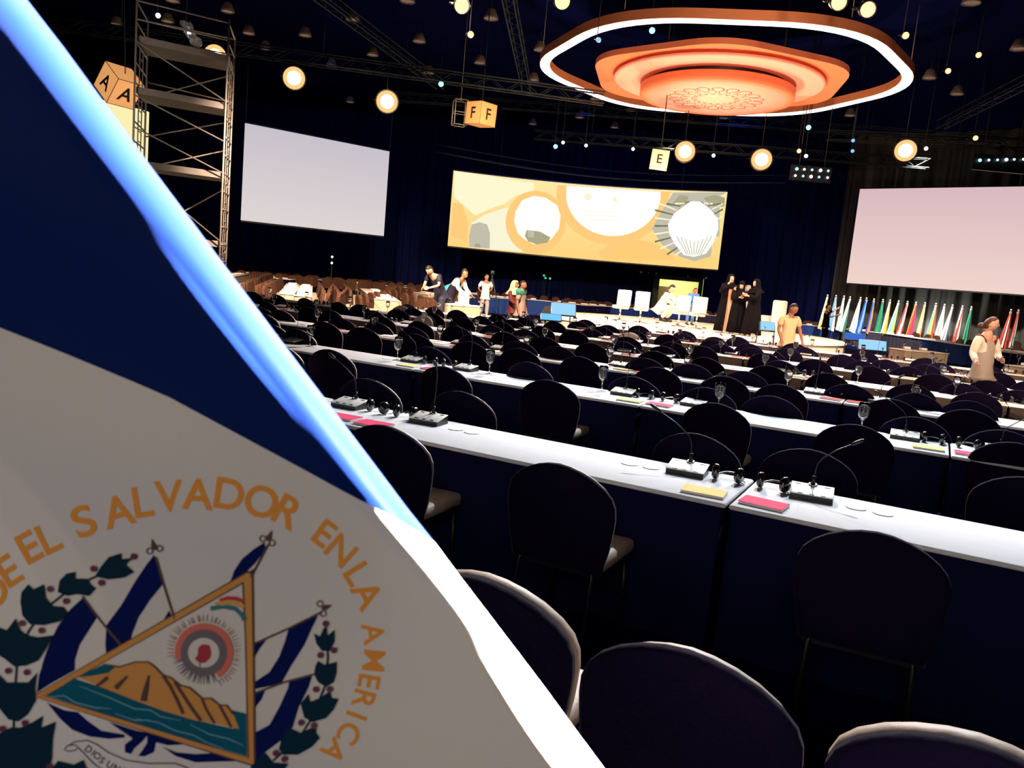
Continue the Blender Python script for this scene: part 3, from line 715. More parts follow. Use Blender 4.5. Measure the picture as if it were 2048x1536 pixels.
def ring(r0, r1, a0, a1, m, lay, n=40):
    PR.stroke(q(arc(cxs, cys, (r0 + r1) / 2, (r0 + r1) / 2, a0, a1, n)), (r1 - r0) / 2.56, m, lay)
ring(118, 150, -195, 60, hred, 8); ring(74, 118, 0, 359.9, halo, 9)
PR.poly(q(arc(1050, 775, 80, 76, 0, 360, 30)), pw, 10); PR.poly(q([(1060, 732), (1080, 736), (1090, 770), (1085, 800), (1060, 825), (1030, 828), (1005, 805), (1020, 785), (1022, 750), (1040, 732)]), capr, 11)
PR.stroke(q([(1030, 828), (1032, 845)]), 2, brn, 11)
PR.build('printed_triangle_emblem', FL)
PR = Print(bv)
for L in ([(490, 390), (520, 340), (560, 290), (625, 270), (625, 300), (670, 295), (650, 330), (690, 365), (640, 395), (560, 405)], [(300, 470), (310, 410), (345, 375), (390, 365), (390, 400), (450, 400), (470, 430), (495, 450), (460, 490), (400, 480), (350, 490)],
          [(110, 520), (115, 470), (150, 430), (175, 455), (230, 430), (240, 500), (275, 540), (330, 545), (355, 580), (310, 620), (230, 640), (160, 635), (120, 590)],
          [(-60, 620), (0, 650), (40, 665), (85, 605), (110, 665), (145, 690), (200, 700), (280, 690), (240, 760), (200, 820), (140, 845), (80, 850), (30, 810), (-40, 770)],
          [(-60, 880), (0, 890), (40, 930), (90, 930), (150, 930), (195, 880), (185, 960), (190, 1020), (150, 1090), (100, 1130), (50, 1120), (0, 1060), (-50, 1000)],
          [(-60, 1180), (0, 1190), (60, 1160), (110, 1160), (160, 1140), (225, 1100), (215, 1160), (290, 1130), (275, 1220), (270, 1320), (250, 1400), (-60, 1400)],
          [(250, 1400), (300, 1330), (380, 1350), (430, 1325), (460, 1400)]): PR.poly(q(L), dkg, 4)
PRB = Print(bv)
for L in ([(1610, 680), (1640, 695), (1660, 650), (1680, 690), (1715, 660), (1715, 720), (1690, 770), (1650, 770), (1620, 730)],
          [(1615, 850), (1630, 820), (1660, 840), (1690, 835), (1725, 825), (1725, 880), (1710, 930), (1670, 955), (1630, 930), (1610, 890)],
          [(1540, 1040), (1580, 990), (1590, 1030), (1640, 1010), (1690, 975), (1700, 1010), (1735, 1015), (1710, 1070), (1670, 1115), (1600, 1135), (1560, 1110)],
          [(1440, 1230), (1480, 1160), (1540, 1190), (1620, 1150), (1620, 1190), (1640, 1215), (1600, 1260), (1530, 1300), (1450, 1300), (1430, 1270)],
          [(1290, 1355), (1360, 1290), (1400, 1340), (1480, 1345), (1440, 1400), (1270, 1400)]): PRB.poly(q(L), dkg, 4)
for L in ([(690, 290), (570, 360), (470, 400), (400, 440), (330, 480), (230, 560), (150, 670), (90, 850), (80, 1000), (75, 1150), (60, 1380)], [(1668, 640), (1680, 800), (1665, 950), (1600, 1110), (1530, 1220), (1400, 1330)]): (PR if L[0][0] < 1000 else PRB).stroke(q(L), 4, dkg, 4)
for x, y in ((690, 285), (485, 348), (525, 420), (263, 453), (345, 515), (120, 628), (220, 665), (50, 870), (145, 877), (135, 1135), (20, 1165), (1670, 628), (1712, 765), (1643, 790), (1620, 965), (1690, 965), (1545, 1135), (1610, 1150), (1415, 1290), (1460, 1320), (262, 1358)):
    (PR if x < 1000 else PRB).poly(q(arc(x, y, 17, 17, 0, 360, 10)), berry, 6)
PR.build('printed_laurel_branch', FL); PRB.build('printed_laurel_branch', FL)
PR = Print(bv)
top = [(345, 1258), (385, 1235), (450, 1228), (500, 1250), (560, 1292), (650, 1330), (760, 1346), (900, 1346), (960, 1368), (1010, 1420)]
for L in (top, [(345, 1258), (332, 1275), (350, 1284), (385, 1280), (402, 1265), (385, 1250), (362, 1256)], [(402, 1265), (430, 1292), (480, 1345), (540, 1390), (640, 1420)]): PR.stroke(q(L), 2.4, ink, 2)
PR.mats.append(ink) if ink not in PR.mats else None
for ch, x, y, an in (('D', 178, 1498, 40), ('I', 187, 1505, 42), ('O', 195, 1511, 42), ('S', 205, 1520, 40), ('U', 220, 1529, 32), ('N', 234, 1536, 26), ('I', 246, 1541, 22)):
    gv, gf = glyph(ch); cx_ = (min(p.x for p in gv) + max(p.x for p in gv)) / 2; an = rad(an); h = 19
    P3 = [PR.hit(x + ((p.x - cx_) * math.cos(an) + p.y * math.sin(an)) * h, y + ((p.x - cx_) * math.sin(an) - p.y * math.cos(an)) * h, .0004) for p in gv]
    if all(P3): PR.mb.add(P3, gf, PR.mats.index(ink), None, True)
PR.build('printed_motto_ribbon', FL)

# ------------------------------------------------------------------ projection screens
def screen(name, label, cols, m, sag=0):
    """cols: list of (px, ytop, ybottom, Y) from left to right"""
    o = thing(name, label, 'screen', (0, 0, 0)); fr = []; bk = []
    for x, y0, y1, Y in cols:
        t, u = at_y(x, y0, Y), at_y(x - (0), y1, Y); u.x = t.x; fr.append((t, u))
    vs = []; fs = []
    for t, u in fr: vs += [t, u]
    n = len(fr)
    for i in range(n - 1): fs.append((2 * i, 2 * i + 1, 2 * i + 3, 2 * i + 2))
    b = MB(); b.add(vs, fs, 0); sc = b.build('screen_surface', m, o)
    vs = []; fs = []
    for t, u in fr: vs += [t + Vector((0, .03, .06)), u + Vector((0, .03, -.06)), t + Vector((0, .13, .06)), u + Vector((0, .13, -.06))]
    for i in range(n - 1):
        a = 4 * i; c = a + 4; fs += [(a, c, c + 1, a + 1), (a + 2, a + 3, c + 3, c + 2), (a, a + 2, c + 2, c), (a + 1, c + 1, c + 3, a + 3)]
    fs += [(0, 1, 3, 2), (4 * n - 4, 4 * n - 2, 4 * n - 1, 4 * n - 3)]
    b = MB(); b.add(vs, fs, 0); b.build('screen_frame', canb, o)
    for t in (fr[max(0, n // 5)][0], fr[-1 - n // 5][0]):
        b = MB(); b.tube([t + Vector((0, .08, .04)), Vector((t.x, t.y + .08, 10.56))], .02, 6); b.build('hanging_cable', trussm, o)
    return o, sc
def emit_grad(name, c0, c1, k, z0, z1, sp=0.03):
    m = bpy.data.materials.new(name); m.use_nodes = True; nt = m.node_tree; nt.nodes.clear(); N_ = nt.nodes.new; L_ = nt.links.new
    e = N_('ShaderNodeEmission'); o = N_('ShaderNodeOutputMaterial'); tc = N_('ShaderNodeTexCoord'); sx = N_('ShaderNodeSeparateXYZ'); mr = N_('ShaderNodeMapRange'); mx = N_('ShaderNodeMix'); mx.data_type = 'RGBA'
    mr.inputs[1].default_value = z0; mr.inputs[2].default_value = z1; mx.inputs[6].default_value = lin(*c0) + (1,); mx.inputs[7].default_value = lin(*c1) + (1,)
    L_(tc.outputs['Object'], sx.inputs[0]); L_(sx.outputs[2], mr.inputs[0]); L_(mr.outputs[0], mx.inputs[0]); L_(mx.outputs[2], e.inputs[0]); e.inputs[1].default_value = k; L_(e.outputs[0], o.inputs[0]); return m
screen('projection_screen', 'blank pale grey projection screen hanging left of the centre screen, beside the scaffold', [(490, 246, 441, 32.0), (779, 303, 473, 36.3)], emit_grad('left_projection', (221, 212, 212), (196, 190, 200), 1.0, 3.2, 7.2))
screen('projection_screen', 'blank pinkish projection screen above the row of national flags on the right', [(1720, 378, 568, 40.0), (2048, 373, 590, 35.2), (2200, 371, 602, 33.2)], emit_grad('right_projection', (240, 212, 204), (214, 182, 190), 1.0, 3.0, 8.0))
cs = []
for i in range(13):
    t = i / 12; x = 907 + 548 * t; yt = 341 + 43 * t + 17 * 4 * t * (1 - t) * .47; yb = 492.5 + 48.5 * t + 4 * 4 * t * (1 - t) * .6
    cs.append((x, yt, yb, 40.0 + 1.6 * math.sin(PI * t) - 1.3 * t))
co, cscr = screen('led_screen', 'wide glowing yellow and orange screen with hexagon artwork at the centre back', cs, emit_grad('led_base', (255, 214, 130), (255, 236, 170), 1.0, 3.2, 7.0))
LC = lambda L: [(880 + x / 3.4133, 320 + y / 3.4133) for x, y in L]
bv2 = bvh_of([cscr]); PR = Print(bv2, 0.012, 16)
g = {k: emis('led_' + k, c, s) for k, c, s in (('orange', (255, 206, 120), 1), ('deep', (255, 205, 126), 1), ('cream', (255, 244, 205), 1.05), ('white', (255, 253, 240), 1.25), ('grey', (205, 200, 180), .9), ('olive', (186, 182, 146), .85), ('dark', (120, 126, 100), .85), ('pale', (250, 245, 215), 1.0))}
PR.poly(LC([(100, 78), (250, 98), (500, 138), (640, 158), (640, 210), (520, 240), (440, 300), (350, 330), (240, 380), (150, 300), (95, 250)]), g['cream'], 1)
PR.poly(LC([(88, 290), (150, 300), (190, 420), (185, 560), (72, 520)]), g['deep'], 1)
PR.poly(LC([(200, 596), (196, 520), (215, 430), (300, 375), (470, 318), (475, 430), (520, 520), (565, 615), (560, 628)]), g['pale'], 2)
PR.poly(LC([(200, 594), (197, 520), (215, 440), (270, 425), (320, 440), (340, 500), (338, 604)]), g['grey'], 3)
PR.poly(LC([(230, 596), (240, 570), (270, 572), (278, 599)]), g['olive'], 4)
PR.poly(LC(arc(652, 425, 205, 215)), g['deep'], 3); PR.poly(LC([(515, 350), (560, 275), (640, 245), (720, 258), (800, 310), (822, 380), (812, 470), (760, 540), (700, 570), (640, 575), (580, 545), (530, 500), (505, 420)]), g['white'], 4)
PR.poly(LC([(590, 478), (680, 488), (755, 530), (730, 565), (660, 576), (600, 556), (578, 520)]), g['olive'], 5); PR.poly(LC([(595, 480), (640, 482), (640, 530), (600, 525)]), g['grey'], 6)
def clipped(cx_, cy_, rx, ry, a0, a1, closept=()): return LC(arc(cx_, cy_, rx, ry, a0, a1, 40) + list(closept))
PR.poly(LC([(800, 172)] + arc(1180, 235, 385, 345, 180, 0, 40) + [(1590, 220)]), g['deep'], 6)
PR.poly(LC([(862, 178)] + arc(1185, 230, 325, 290, 175, 5, 40) + [(1508, 218)]), g['white'], 7)
for x, y, r in ((1010, 250, 26), (1195, 272, 18)): PR.poly(LC(arc(x, y, r, r, 0, 360, 14)), g['pale'], 8)
for y in (350, 378, 406): PR.stroke(LC([(980, y), (1190, y + 8)]), 1.6, g['pale'], 8)
PR.poly(LC([(1040, 685)] + arc(1320, 760, 300, 215, 202, 345, 30) + [(1640, 734)]), g['deep'], 3)
PR.poly(LC([(1100, 690)] + arc(1320, 770, 240, 170, 210, 340, 30) + [(1560, 728)]), g['orange'], 4)
PR.poly(LC([(1448, 470), (1530, 330), (1595, 224), (1962, 222), (1940, 420), (1915, 610), (1850, 660), (1740, 692), (1640, 660), (1520, 580)]), g['grey'], 8)
for k in range(26):
    t = rad(20 + k * 320 / 25 + 70); x0, y0 = 1740 + 150 * math.cos(t), 450 + 170 * math.sin(t); x1, y1 = 1740 + 300 * math.cos(t), 450 + 250 * math.sin(t)
    x1 = min(1935, max(1470, x1)); y1 = min(650, max(300, y1)); PR.stroke(LC([(x0, y0), (x1, y1)]), [2.2, 3.6], g['dark'] if k % 2 else g['pale'], 9)
PR.poly(LC([(1590, 300), (1640, 240), (1700, 250), (1690, 300), (1640, 320)]), g['olive'], 9); PR.poly(LC([(1800, 260), (1880, 240), (1950, 260), (1945, 320), (1860, 320)]), g['olive'], 9)
PR.poly(LC([(1560, 440), (1600, 370), (1680, 310), (1720, 285), (1780, 285), (1850, 340), (1900, 400), (1905, 470), (1870, 570), (1820, 640), (1740, 662), (1670, 650), (1610, 580), (1570, 510)]), g['white'], 10)
for k in range(9): x = 1620 + k * 30; PR.stroke(LC([(x, 560 - abs(4 - k) * 10), (1690 + k * 12, 648)]), 1.4, g['olive'], 11)
PR.build('screen_picture', co)

# ------------------------------------------------------------------ canopy over the stage
CZ = 8.25
def hexa(R0, rot, rnd, n=9, c=(5.35, 25.2)):
    V = [Vector((R0 * math.cos(rad(rot + 60 * k)), R0 * math.sin(rad(rot + 60 * k)))) for k in range(6)]; out = []
    for k in range(6):
        p, v, s = V[k - 1], V[k], V[(k + 1) % 6]; a = v + (p - v).normalized() * rnd; e = v + (s - v).normalized() * rnd
        for j in range(n + 1): t = j / n; w_ = a * (1 - t) ** 2 + v * 2 * t * (1 - t) + e * t * t; out.append((w_.x + c[0], w_.y + c[1]))
    return out
def annulus(b, o1, o2, z, mi=0, flip=False):
    n = len(o1); b.add([(x, y, z) for x, y in o1] + [(x, y, z) for x, y in o2], [(i, (i + 1) % n, n + (i + 1) % n, n + i) for i in range(n)], mi)
def wallring(b, o1, z0, z1, mi=0):
    n = len(o1); b.add([(x, y, z0) for x, y in o1] + [(x, y, z1) for x, y in o1], [(i, (i + 1) % n, n + (i + 1) % n, n + i) for i in range(n)], mi, None, True)
CN = thing('stage_canopy', 'suspended orange hexagonal canopy with glowing white rim and tiered discs above the stage', 'ceiling canopy', (0, 0, 0))
o1 = hexa(5.95, -9, 2.1); o2 = hexa(5.60, -9, 1.98); o3 = hexa(5.93, -9, 2.09); o4 = hexa(5.62, -9, 1.98)
b = MB(); wallring(b, o1, CZ, CZ + .24); wallring(b, o2, CZ, CZ + .24); annulus(b, o1, o2, CZ + .24); annulus(b, o1, o3, CZ); annulus(b, o4, o2, CZ); b.build('outer_ring', copper, CN)
b = MB(); annulus(b, o3, o4, CZ - .005); wallring(b, o3, CZ - .03, CZ + .01); wallring(b, o4, CZ - .03, CZ + .01); annulus(b, o3, o4, CZ - .03); b.build('light_strip', emis('white_led', (255, 238, 236), 3.5), CN)
h1 = hexa(4.15, -100, 1.1, 9, (5.35, 25.4)); b = MB(); b.prism(h1, 8.12, 8.28); b.build('hexagon_panel', orangep, CN)
b = MB(); b.lathe([(.01, 7.95), (3.0, 7.95), (3.08, 7.98), (3.08, 8.04), (.01, 8.04)], 72, 0, Matrix.Translation((5.3, 25.05, 0))); b.build('disc_panel', peachp, CN)
b = MB(); b.lathe([(2.75, 8.04), (2.75, 8.12)], 64, 0, Matrix.Translation((5.3, 25.05, 0))); b.build('disc_spacer', canb, CN)
b = MB(); b.lathe([(2.02, 7.80), (2.02, 7.95)], 64, 0, Matrix.Translation((5.3, 24.95, 0))); b.build('disc_spacer', canb, CN)
b = MB(); b.lathe([(2.03, 7.53), (2.26, 7.53), (2.26, 7.80), (.01, 7.80)], 72, 0, Matrix.Translation((5.3, 24.95, 0))); b.build('drum_side', orangep, CN)
b = MB(); b.lathe([(.01, 7.525), (2.03, 7.525), (2.03, 7.55), (.01, 7.55)], 72, 0, Matrix.Translation((5.3, 24.95, 0))); b.build('drum_face', peachp, CN)
b = MB()
def circ_line(cx_, cy_, r, a0, a1, w_=.018):
    pts = [(cx_ + r * math.cos(a0 + (a1 - a0) * i / 14), cy_ + r * math.sin(a0 + (a1 - a0) * i / 14)) for i in range(15)]
    v = []
    for i, (x, y) in enumerate(pts): v += [(cx_ + (x - cx_) * (1 - w_ / r), cy_ + (y - cy_) * (1 - w_ / r), 7.520), (cx_ + (x - cx_) * (1 + w_ / r), cy_ + (y - cy_) * (1 + w_ / r), 7.520)]
    b.add(v, [(2 * i, 2 * i + 1, 2 * i + 3, 2 * i + 2) for i in range(14)])
for k in range(18):
    t = 2 * PI * k / 18
    circ_line(5.3 + 1.22 * math.cos(t), 24.95 + 1.22 * math.sin(t), .17, t - 2.4, t + 2.4); circ_line(5.3 + .92 * math.cos(t + PI / 18), 24.95 + .92 * math.sin(t + PI / 18), .12, t - 2.6, t + 2.6, .013)
    circ_line(5.3 + .62 * math.cos(t), 24.95 + .62 * math.sin(t), .09, t - 2.4, t + 2.4, .010)
b.build('arabesque_pattern', darkp, CN)
for k in range(6):
    p = Vector((5.35 + 5.4 * math.cos(rad(-9 + 60 * k)), 25.2 + 5.4 * math.sin(rad(-9 + 60 * k)), CZ + .3)); b = MB(); b.tube([p, (p.x, p.y, 10.5)], .012, 6); b.build('hanging_cable', steel, CN)
for x, y in ((3.6, 24.2), (7.0, 24.4), (5.3, 27.0)):
    b = MB(); b.tube([(x, y, 8.27), (x, y, 10.5)], .03, 6); b.build('hanging_rod', trussm, CN)

# ------------------------------------------------------------------ round stage and what stands on it
SG = thing('round_stage', 'low round cream stage below the canopy', 'stage', (5.3, 25.0, 0))
b = MB(); b.lathe([(.01, .70), (4.56, .70), (4.6, .68), (4.6, .64)], 72); b.build('stage_floor', stagem, SG)
b = MB(); b.lathe([(4.57, .64), (4.57, 0)], 72); b.build('stage_skirt', clothb, SG)
def conf_chair():
    o = thing('swivel_chair', 'x', 'chair')
    b = MB(); b.box((0, 0, 1.04 - .7 + .35), (.1, .1, .1)); b = MB()
    b.box((0, .22, .72), (.42, .07, .48), 0, Matrix.Rotation(rad(-5), 4, 'X'), .03); b.build('backrest', whitef, o)
    b = MB(); b.box((0, -.02, .42), (.42, .46, .10), 0, None, .035); b.build('seat', whitef, o)
    b = MB(); b.tube([(0, 0, .38), (0, 0, .05)], .028, 10); b.tube([(0, .20, .40), (0, .25, .60)], .02, 8); b.build('stem', chrome, o)
    b = MB(); b.lathe([(.001, .0), (.24, .0), (.24, .015), (.03, .05), (.001, .05)], 24); b.build('base', chrome, o); return reg(o)
SW = conf_chair()
for i, (px, Y, rz, lab) in enumerate(((1243, 24.2, .15, 'white swivel chair on the stage, leftmost of the four facing out'), (1284, 24.0, -.1, 'white swivel chair on the stage, second of four from the left'), (1362, 23.9, .1, 'white swivel chair on the stage in front of the lit doorway, third of four'), (1398, 23.4, -.05, 'white swivel chair on the stage, rightmost of four, beside the blue shirted man'))):
    p = at_y(px, 600, Y); use(SW, 'sw', (p.x, p.y, .70), PI + rz, lab, 'white swivel chairs on the stage')
p = at_y(928, 597, 24.3); b = MB(); b.box((0, 0, .20), (.32, .26, .40), 0, None, .01); o = b.build('carton_box', whitef); o.location = (p.x, p.y, .765); tag(o, 'white carton standing on the cream tables left of the blue skirts', 'box')
b = MB(); b.box((0, 0, .745), (1.1, .7, .03)); o = thing('side_table', 'small cream draped table under the white carton', 'table', (p.x, p.y, 0)); b.build('tabletop', clothb, o); b = MB(); b.box((0, 0, .37), (1.06, .66, .73)); b.build('table_skirt', skirtb, o)
def monitor(px, py, Y, rz, label, col, w=.72, h=.40):
    p = at_y(px, py, Y); o = thing('confidence_monitor', label, 'monitor', (p.x, p.y, 0), rz)
    T = Matrix.Translation((0, 0, p.z)) @ Matrix.Rotation(rad(-28), 4, 'X')
    b = MB(); b.box((0, 0, 0), (w, .012, h), 0, T); b.build('lit_screen', emis('monitor_glow_' + col[0], col[1], col[2]), o)
    b = MB(); b.box((0, .035, 0), (w + .04, .05, h + .04), 0, T, .008); b.build('cabinet', blackp, o)
    b = MB(); b.tube([(-.2, .08, p.z - .15), (-.25, .12, 0)], .015, 6); b.tube([(.2, .08, p.z - .15), (.25, .12, 0)], .015, 6); b.tube([(-.25, .12, .02), (-.25, -.25, .02)], .015, 6); b.tube([(.25, .12, .02), (.25, -.25, .02)], .015, 6); b.build('stand', blackp, o)
monitor(1127, 618, 20.5, .1, 'pale blue glowing monitor left of the stage', ('a', (150, 205, 250), 1.15), .62, .32)
monitor(1102, 634, 19.9, .1, 'deeper blue tilted monitor lower left of the stage', ('b', (110, 190, 255), 1.2), .5, .16)
monitor(1535, 652, 19.8, -.1, 'small pale blue monitor between the black robed woman and the man in yellow', ('a', (150, 205, 250), 1.15), .34, .22)
monitor(1710, 673, 21.8, -.2, 'dark blue monitor in front of the slate skirted tables', ('c', (60, 110, 210), 1.0), .52, .18)
monitor(1745, 690, 20.5, -.2, 'pale blue glowing monitor nearest the slate skirted tables on the right', ('a', (150, 205, 250), 1.15), .66, .26)
p = at_y(1093, 616, 20.6); o = thing('floor_speaker', 'black wedge floor speaker beside the pale blue monitor', 'speaker', (p.x, p.y, 0))
b = MB(); b.add([(-.14, -.12, .75), (.14, -.12, .75), (.14, .16, .75), (-.14, .16, .75), (-.05, -.05, 1.05), (.14, -.05, 1.05), (.14, .16, 1.05), (-.05, .16, 1.05)], [(0, 3, 2, 1), (4, 5, 6, 7), (0, 1, 5, 4), (1, 2, 6, 5), (2, 3, 7, 6), (3, 0, 4, 7)]); b.build('speaker_cabinet', blackp, o)
b = MB(); b.tube([(0, 0, .75), (0, 0, .03)], .025, 8); b.disc((0, 0, 0), .2, 16, 0, None, .03); b.build('stand', blackp, o)

def armchair(px, Y, base, rz, label, hgt=1.15):
    p = at_y(px, 640, Y); o = thing('armchair', label, 'chair', (p.x, p.y, base), rz)
    b = MB(); b.box((0, .25, .35 + (hgt - .35) / 2), (.52, .14, hgt - .35), 0, None, .06); b.build('backrest', whitef, o)
    b = MB(); b.box((0, 0, .38), (.56, .56, .18), 0, None, .06); b.build('seat', whitef, o)
    for sx in (-1, 1):
        b = MB(); b.box((sx * .32, 0, .50), (.12, .56, .28), 0, None, .05); b.build('armrest', whitef, o)
    b = MB(); b.tube([(0, 0, .3), (0, 0, .04)], .04, 8); b.disc((0, 0, 0), .26, 20, 0, None, .04); b.build('base', chrome, o)
armchair(1564, 27.0, .0, .2, 'tall white armchair just behind the man in yellow', 1.75)
armchair(1537, 27.6, .0, -.2, 'low white armchair left of the tall one behind the man in yellow', 1.2)
# ------------------------------------------------------------------ scaffold tower
SF = thing('scaffold_tower', 'tall tubular steel scaffold tower with decks and ladders left of the grey screen', 'scaffold')
NLp, NRp = at_y(266, 300, 20.0), at_y(448, 300, 21.2); BLp, BRp = at_y(289, 300, 21.7), at_y(461, 300, 22.7)
for p in (NLp, NRp, BLp, BRp): p.z = 0
ZT = 7.42
def up(p, z): return Vector((p.x, p.y, z))
for p, zt in ((NLp, ZT + .35), (NRp, ZT + .1), (BLp, ZT + .1), (BRp, ZT + .1)):
    b = MB(); b.tube([up(p, .12), up(p, zt)], .026, 8); b.build('upright', steel, SF)
    b = MB(); b.tube([up(p, 0), up(p, .12)], .05, 10); b.build('castor', canb, SF)
for A_, B_ in ((NLp, BLp), (NRp, BRp)):
    b = MB(); z = .5
    while z < ZT:
        b.tube([up(A_, z), up(B_, z)], .02, 6); z += .46
    m1, m2 = A_ + (B_ - A_) * .36, A_ + (B_ - A_) * .64
    for m_ in (m1, m2): b.tube([up(m_, .3), up(m_, 6.8)], .015, 6)
    z = .5
    while z < 6.6: b.tube([up(m1, z), up(m2, z)], .013, 5); z += .25
    b.build('ladder_frame', steel, SF)
dz = [1.80, 3.58, 5.33, 6.52]
for z in dz:
    b = MB(); c = [up(NLp + (BLp - NLp) * .12, z), up(NRp + (BRp - NRp) * .12, z), up(NRp + (BRp - NRp) * .88, z), up(NLp + (BLp - NLp) * .88, z)]
    b.add(c + [v_ + Vector((0, 0, .16)) for v_ in c], [(3, 2, 1, 0), (4, 5, 6, 7), (0, 1, 5, 4), (1, 2, 6, 5), (2, 3, 7, 6), (3, 0, 4, 7)]); b.build('deck', deckm, SF)
for z in (ZT, ZT - .42):
    for A_, B_ in ((NLp, NRp), (BLp, BRp)):
        b = MB(); b.tube([up(A_, z), up(B_, z)], .02, 6); b.build('guard_rail', steel, SF)
for z0, z1 in ((.3, 1.7), (1.95, 3.5), (3.7, 4.5), (4.5, 5.25), (5.5, 6.5)):
    for A_, B_ in ((NLp, NRp), (BRp, BLp)):
        b = MB(); b.tube([up(A_, z1), up(B_, z0)], .018, 6); b.build('diagonal_brace', steel, SF)
b = MB(); b.tube([up(BLp, 5.9), up(BRp, 5.75)], .018, 6); b.build('ledger', steel, SF)

# ------------------------------------------------------------------ lettered lantern boxes
def cube(px, py, Y, size, rot, letter, faces, col, k, label, hang=True):
    p = at_y(px, py, Y); o = thing('letter_lantern', label, 'lantern box', tuple(p), 0, None, rot)
    b = MB(); h = size / 2; b.box((0, 0, 0), (size,) * 3, 0, None, size * .012); b.build('lantern_box', mat('lantern_' + letter, lin(*col), .6, emit=k), o)
    e = MB()
    for a in (-h, h):
        for c in (-h, h):
            e.tube([(a, c, -h), (a, c, h)], size * .012, 4); e.tube([(a, -h, c), (a, h, c)], size * .012, 4); e.tube([(-h, a, c), (h, a, c)], size * .012, 4)
    e.build('box_edging', mat('amber_edging', (.30, .15, .05), .6), o)  # edge lines added where even glow leaves no shading between faces
    gv, gf = glyph(letter); im = mat('sign_ink', (.02, .015, .012), .6)
    cx_ = (min(p_.x for p_ in gv) + max(p_.x for p_ in gv)) / 2
    for fx in faces:
        T = Matrix.Rotation(rad(fx), 4, 'Z') @ Matrix.Translation((0, -h - .006, 0)) @ Matrix.Rotation(rad(90), 4, 'X') @ Matrix.Scale(size * .72, 4)
        b = MB(); b.add([((v_.x - cx_), v_.y, 0) for v_ in gv], gf, 0, T); b.build('letter', im, o)
    if hang:
        b = MB(); R_ = o.rotation_euler.to_matrix().inverted(); b.tube([Vector((0, 0, h)), R_ @ Vector((0, 0, 10.5 - p.z))], .015, 6); b.build('hanging_cable', trussm, o)
    return o
def box_rot(px, py, right, left, down):
    Q = Vector((0, 0, 1)).rotation_difference(Vector((px - 1024, py - 768, F)))
    X = Q @ Vector(right).normalized(); Y_ = Q @ Vector(left); Y_ = (Y_ - X * X.dot(Y_)).normalized(); Z = X.cross(Y_)
    return tuple(Matrix((M3 @ X, M3 @ Y_, M3 @ Z)).transposed().to_euler())
cube(238.5, 171, 23.6, .81, box_rot(238.5, 171, (45, 10, 30), (-28, -32, 34.9), (-18, 42, 30.6)), 'A', (0, -90), (236, 168, 104), .75, 'tilted amber box lettered A, hanging behind the top left of the scaffold')
cube(962, 229, 25.5, .66, (0, rad(3), rad(-43)), 'F', (0, 90), (222, 150, 88), .55, 'amber cube lantern lettered F hanging above the centre screen')
cube(1319, 320, 25.0, .52, (0, rad(4), rad(-8)), 'E', (0,), (252, 240, 150), 1.05, 'bright yellow cube lantern lettered E beside a glowing spotlight')
p0, p1, p2 = at_y(150, 186, 25.0), at_y(291, 221, 25.8), at_y(289, 330, 25.8)
o = thing('backdrop_panel', 'pale yellow lit panel below the tilted A box, behind the scaffold', 'panel')
b = MB(); d = Vector((0, .25, 0)); q3 = Vector((p0.x, p0.y, 0)); q4 = Vector((p1.x, p1.y, 0)); b.add([q3, q4, p1, p0, q3 + d, q4 + d, p1 + d, p0 + d], [(0, 1, 2, 3), (4, 7, 6, 5), (0, 3, 7, 4), (1, 5, 6, 2), (3, 2, 6, 7)])
b.build('panel_face', emis('panel_glow', (250, 240, 178), 1.0), o)
# speaker frame beside the F box
p = at_y(920, 226, 26.2); o = thing('hanging_frame', 'small dark open frame hanging left of the F box', 'rigging frame', tuple(p), .3)
b = MB()
for x in (-.2, .2):
    for y in (-.2, .2): b.tube([(x, y, -.38), (x, y, .38)], .018, 6)
for z in (-.38, 0, .38): b.tube([(-.2, -.2, z), (.2, -.2, z), (.2, .2, z), (-.2, .2, z), (-.2, -.2, z)], .014, 6)
b.tube([(0, 0, .38), (0, 0, 10.5 - p.z)], .012, 6); b.tube([(-.2, -.2, .38), (.2, .2, .38)], .012, 6); b.build('frame', steel, o)

# ------------------------------------------------------------------ trusses below the ceiling
def truss(A_, B_, label, w_=.32, m=trussm):
    A_, B_ = Vector(A_), Vector(B_); o = thing('lighting_truss', label, 'truss', tuple(A_)); d = B_ - A_; L = d.length; d.normalize(); s = d.cross(Vector((0, 0, 1))).normalized() * w_ / 2; u = Vector((0, 0, w_ / 2))
    b = MB()
    for sg, sh in ((-1, -1), (1, -1), (-1, 1), (1, 1)): b.tube([s * sg + u * sh, d * L + s * sg + u * sh], .024, 5)
    b.build('chord', m, o); b = MB(); n = max(2, int(L / .5))
    for i in range(n):
        a, c = d * (L * i / n), d * (L * (i + 1) / n); sg = 1 if i % 2 else -1
        b.tube([a + s + u * sg, c + s - u * sg], .010, 4); b.tube([a - s + u * sg, c - s - u * sg], .010, 4); b.tube([a + s * sg - u, c - s * sg - u], .010, 4)
    b.build('lacing', m, o)
    b = MB()
    for t in (.15, .5, .85): b.tube([d * L * t + u, d * L * t + Vector((0, 0, 10.55 - A_.z))], .01, 4)
    b.build('hoist_chain', m, o)
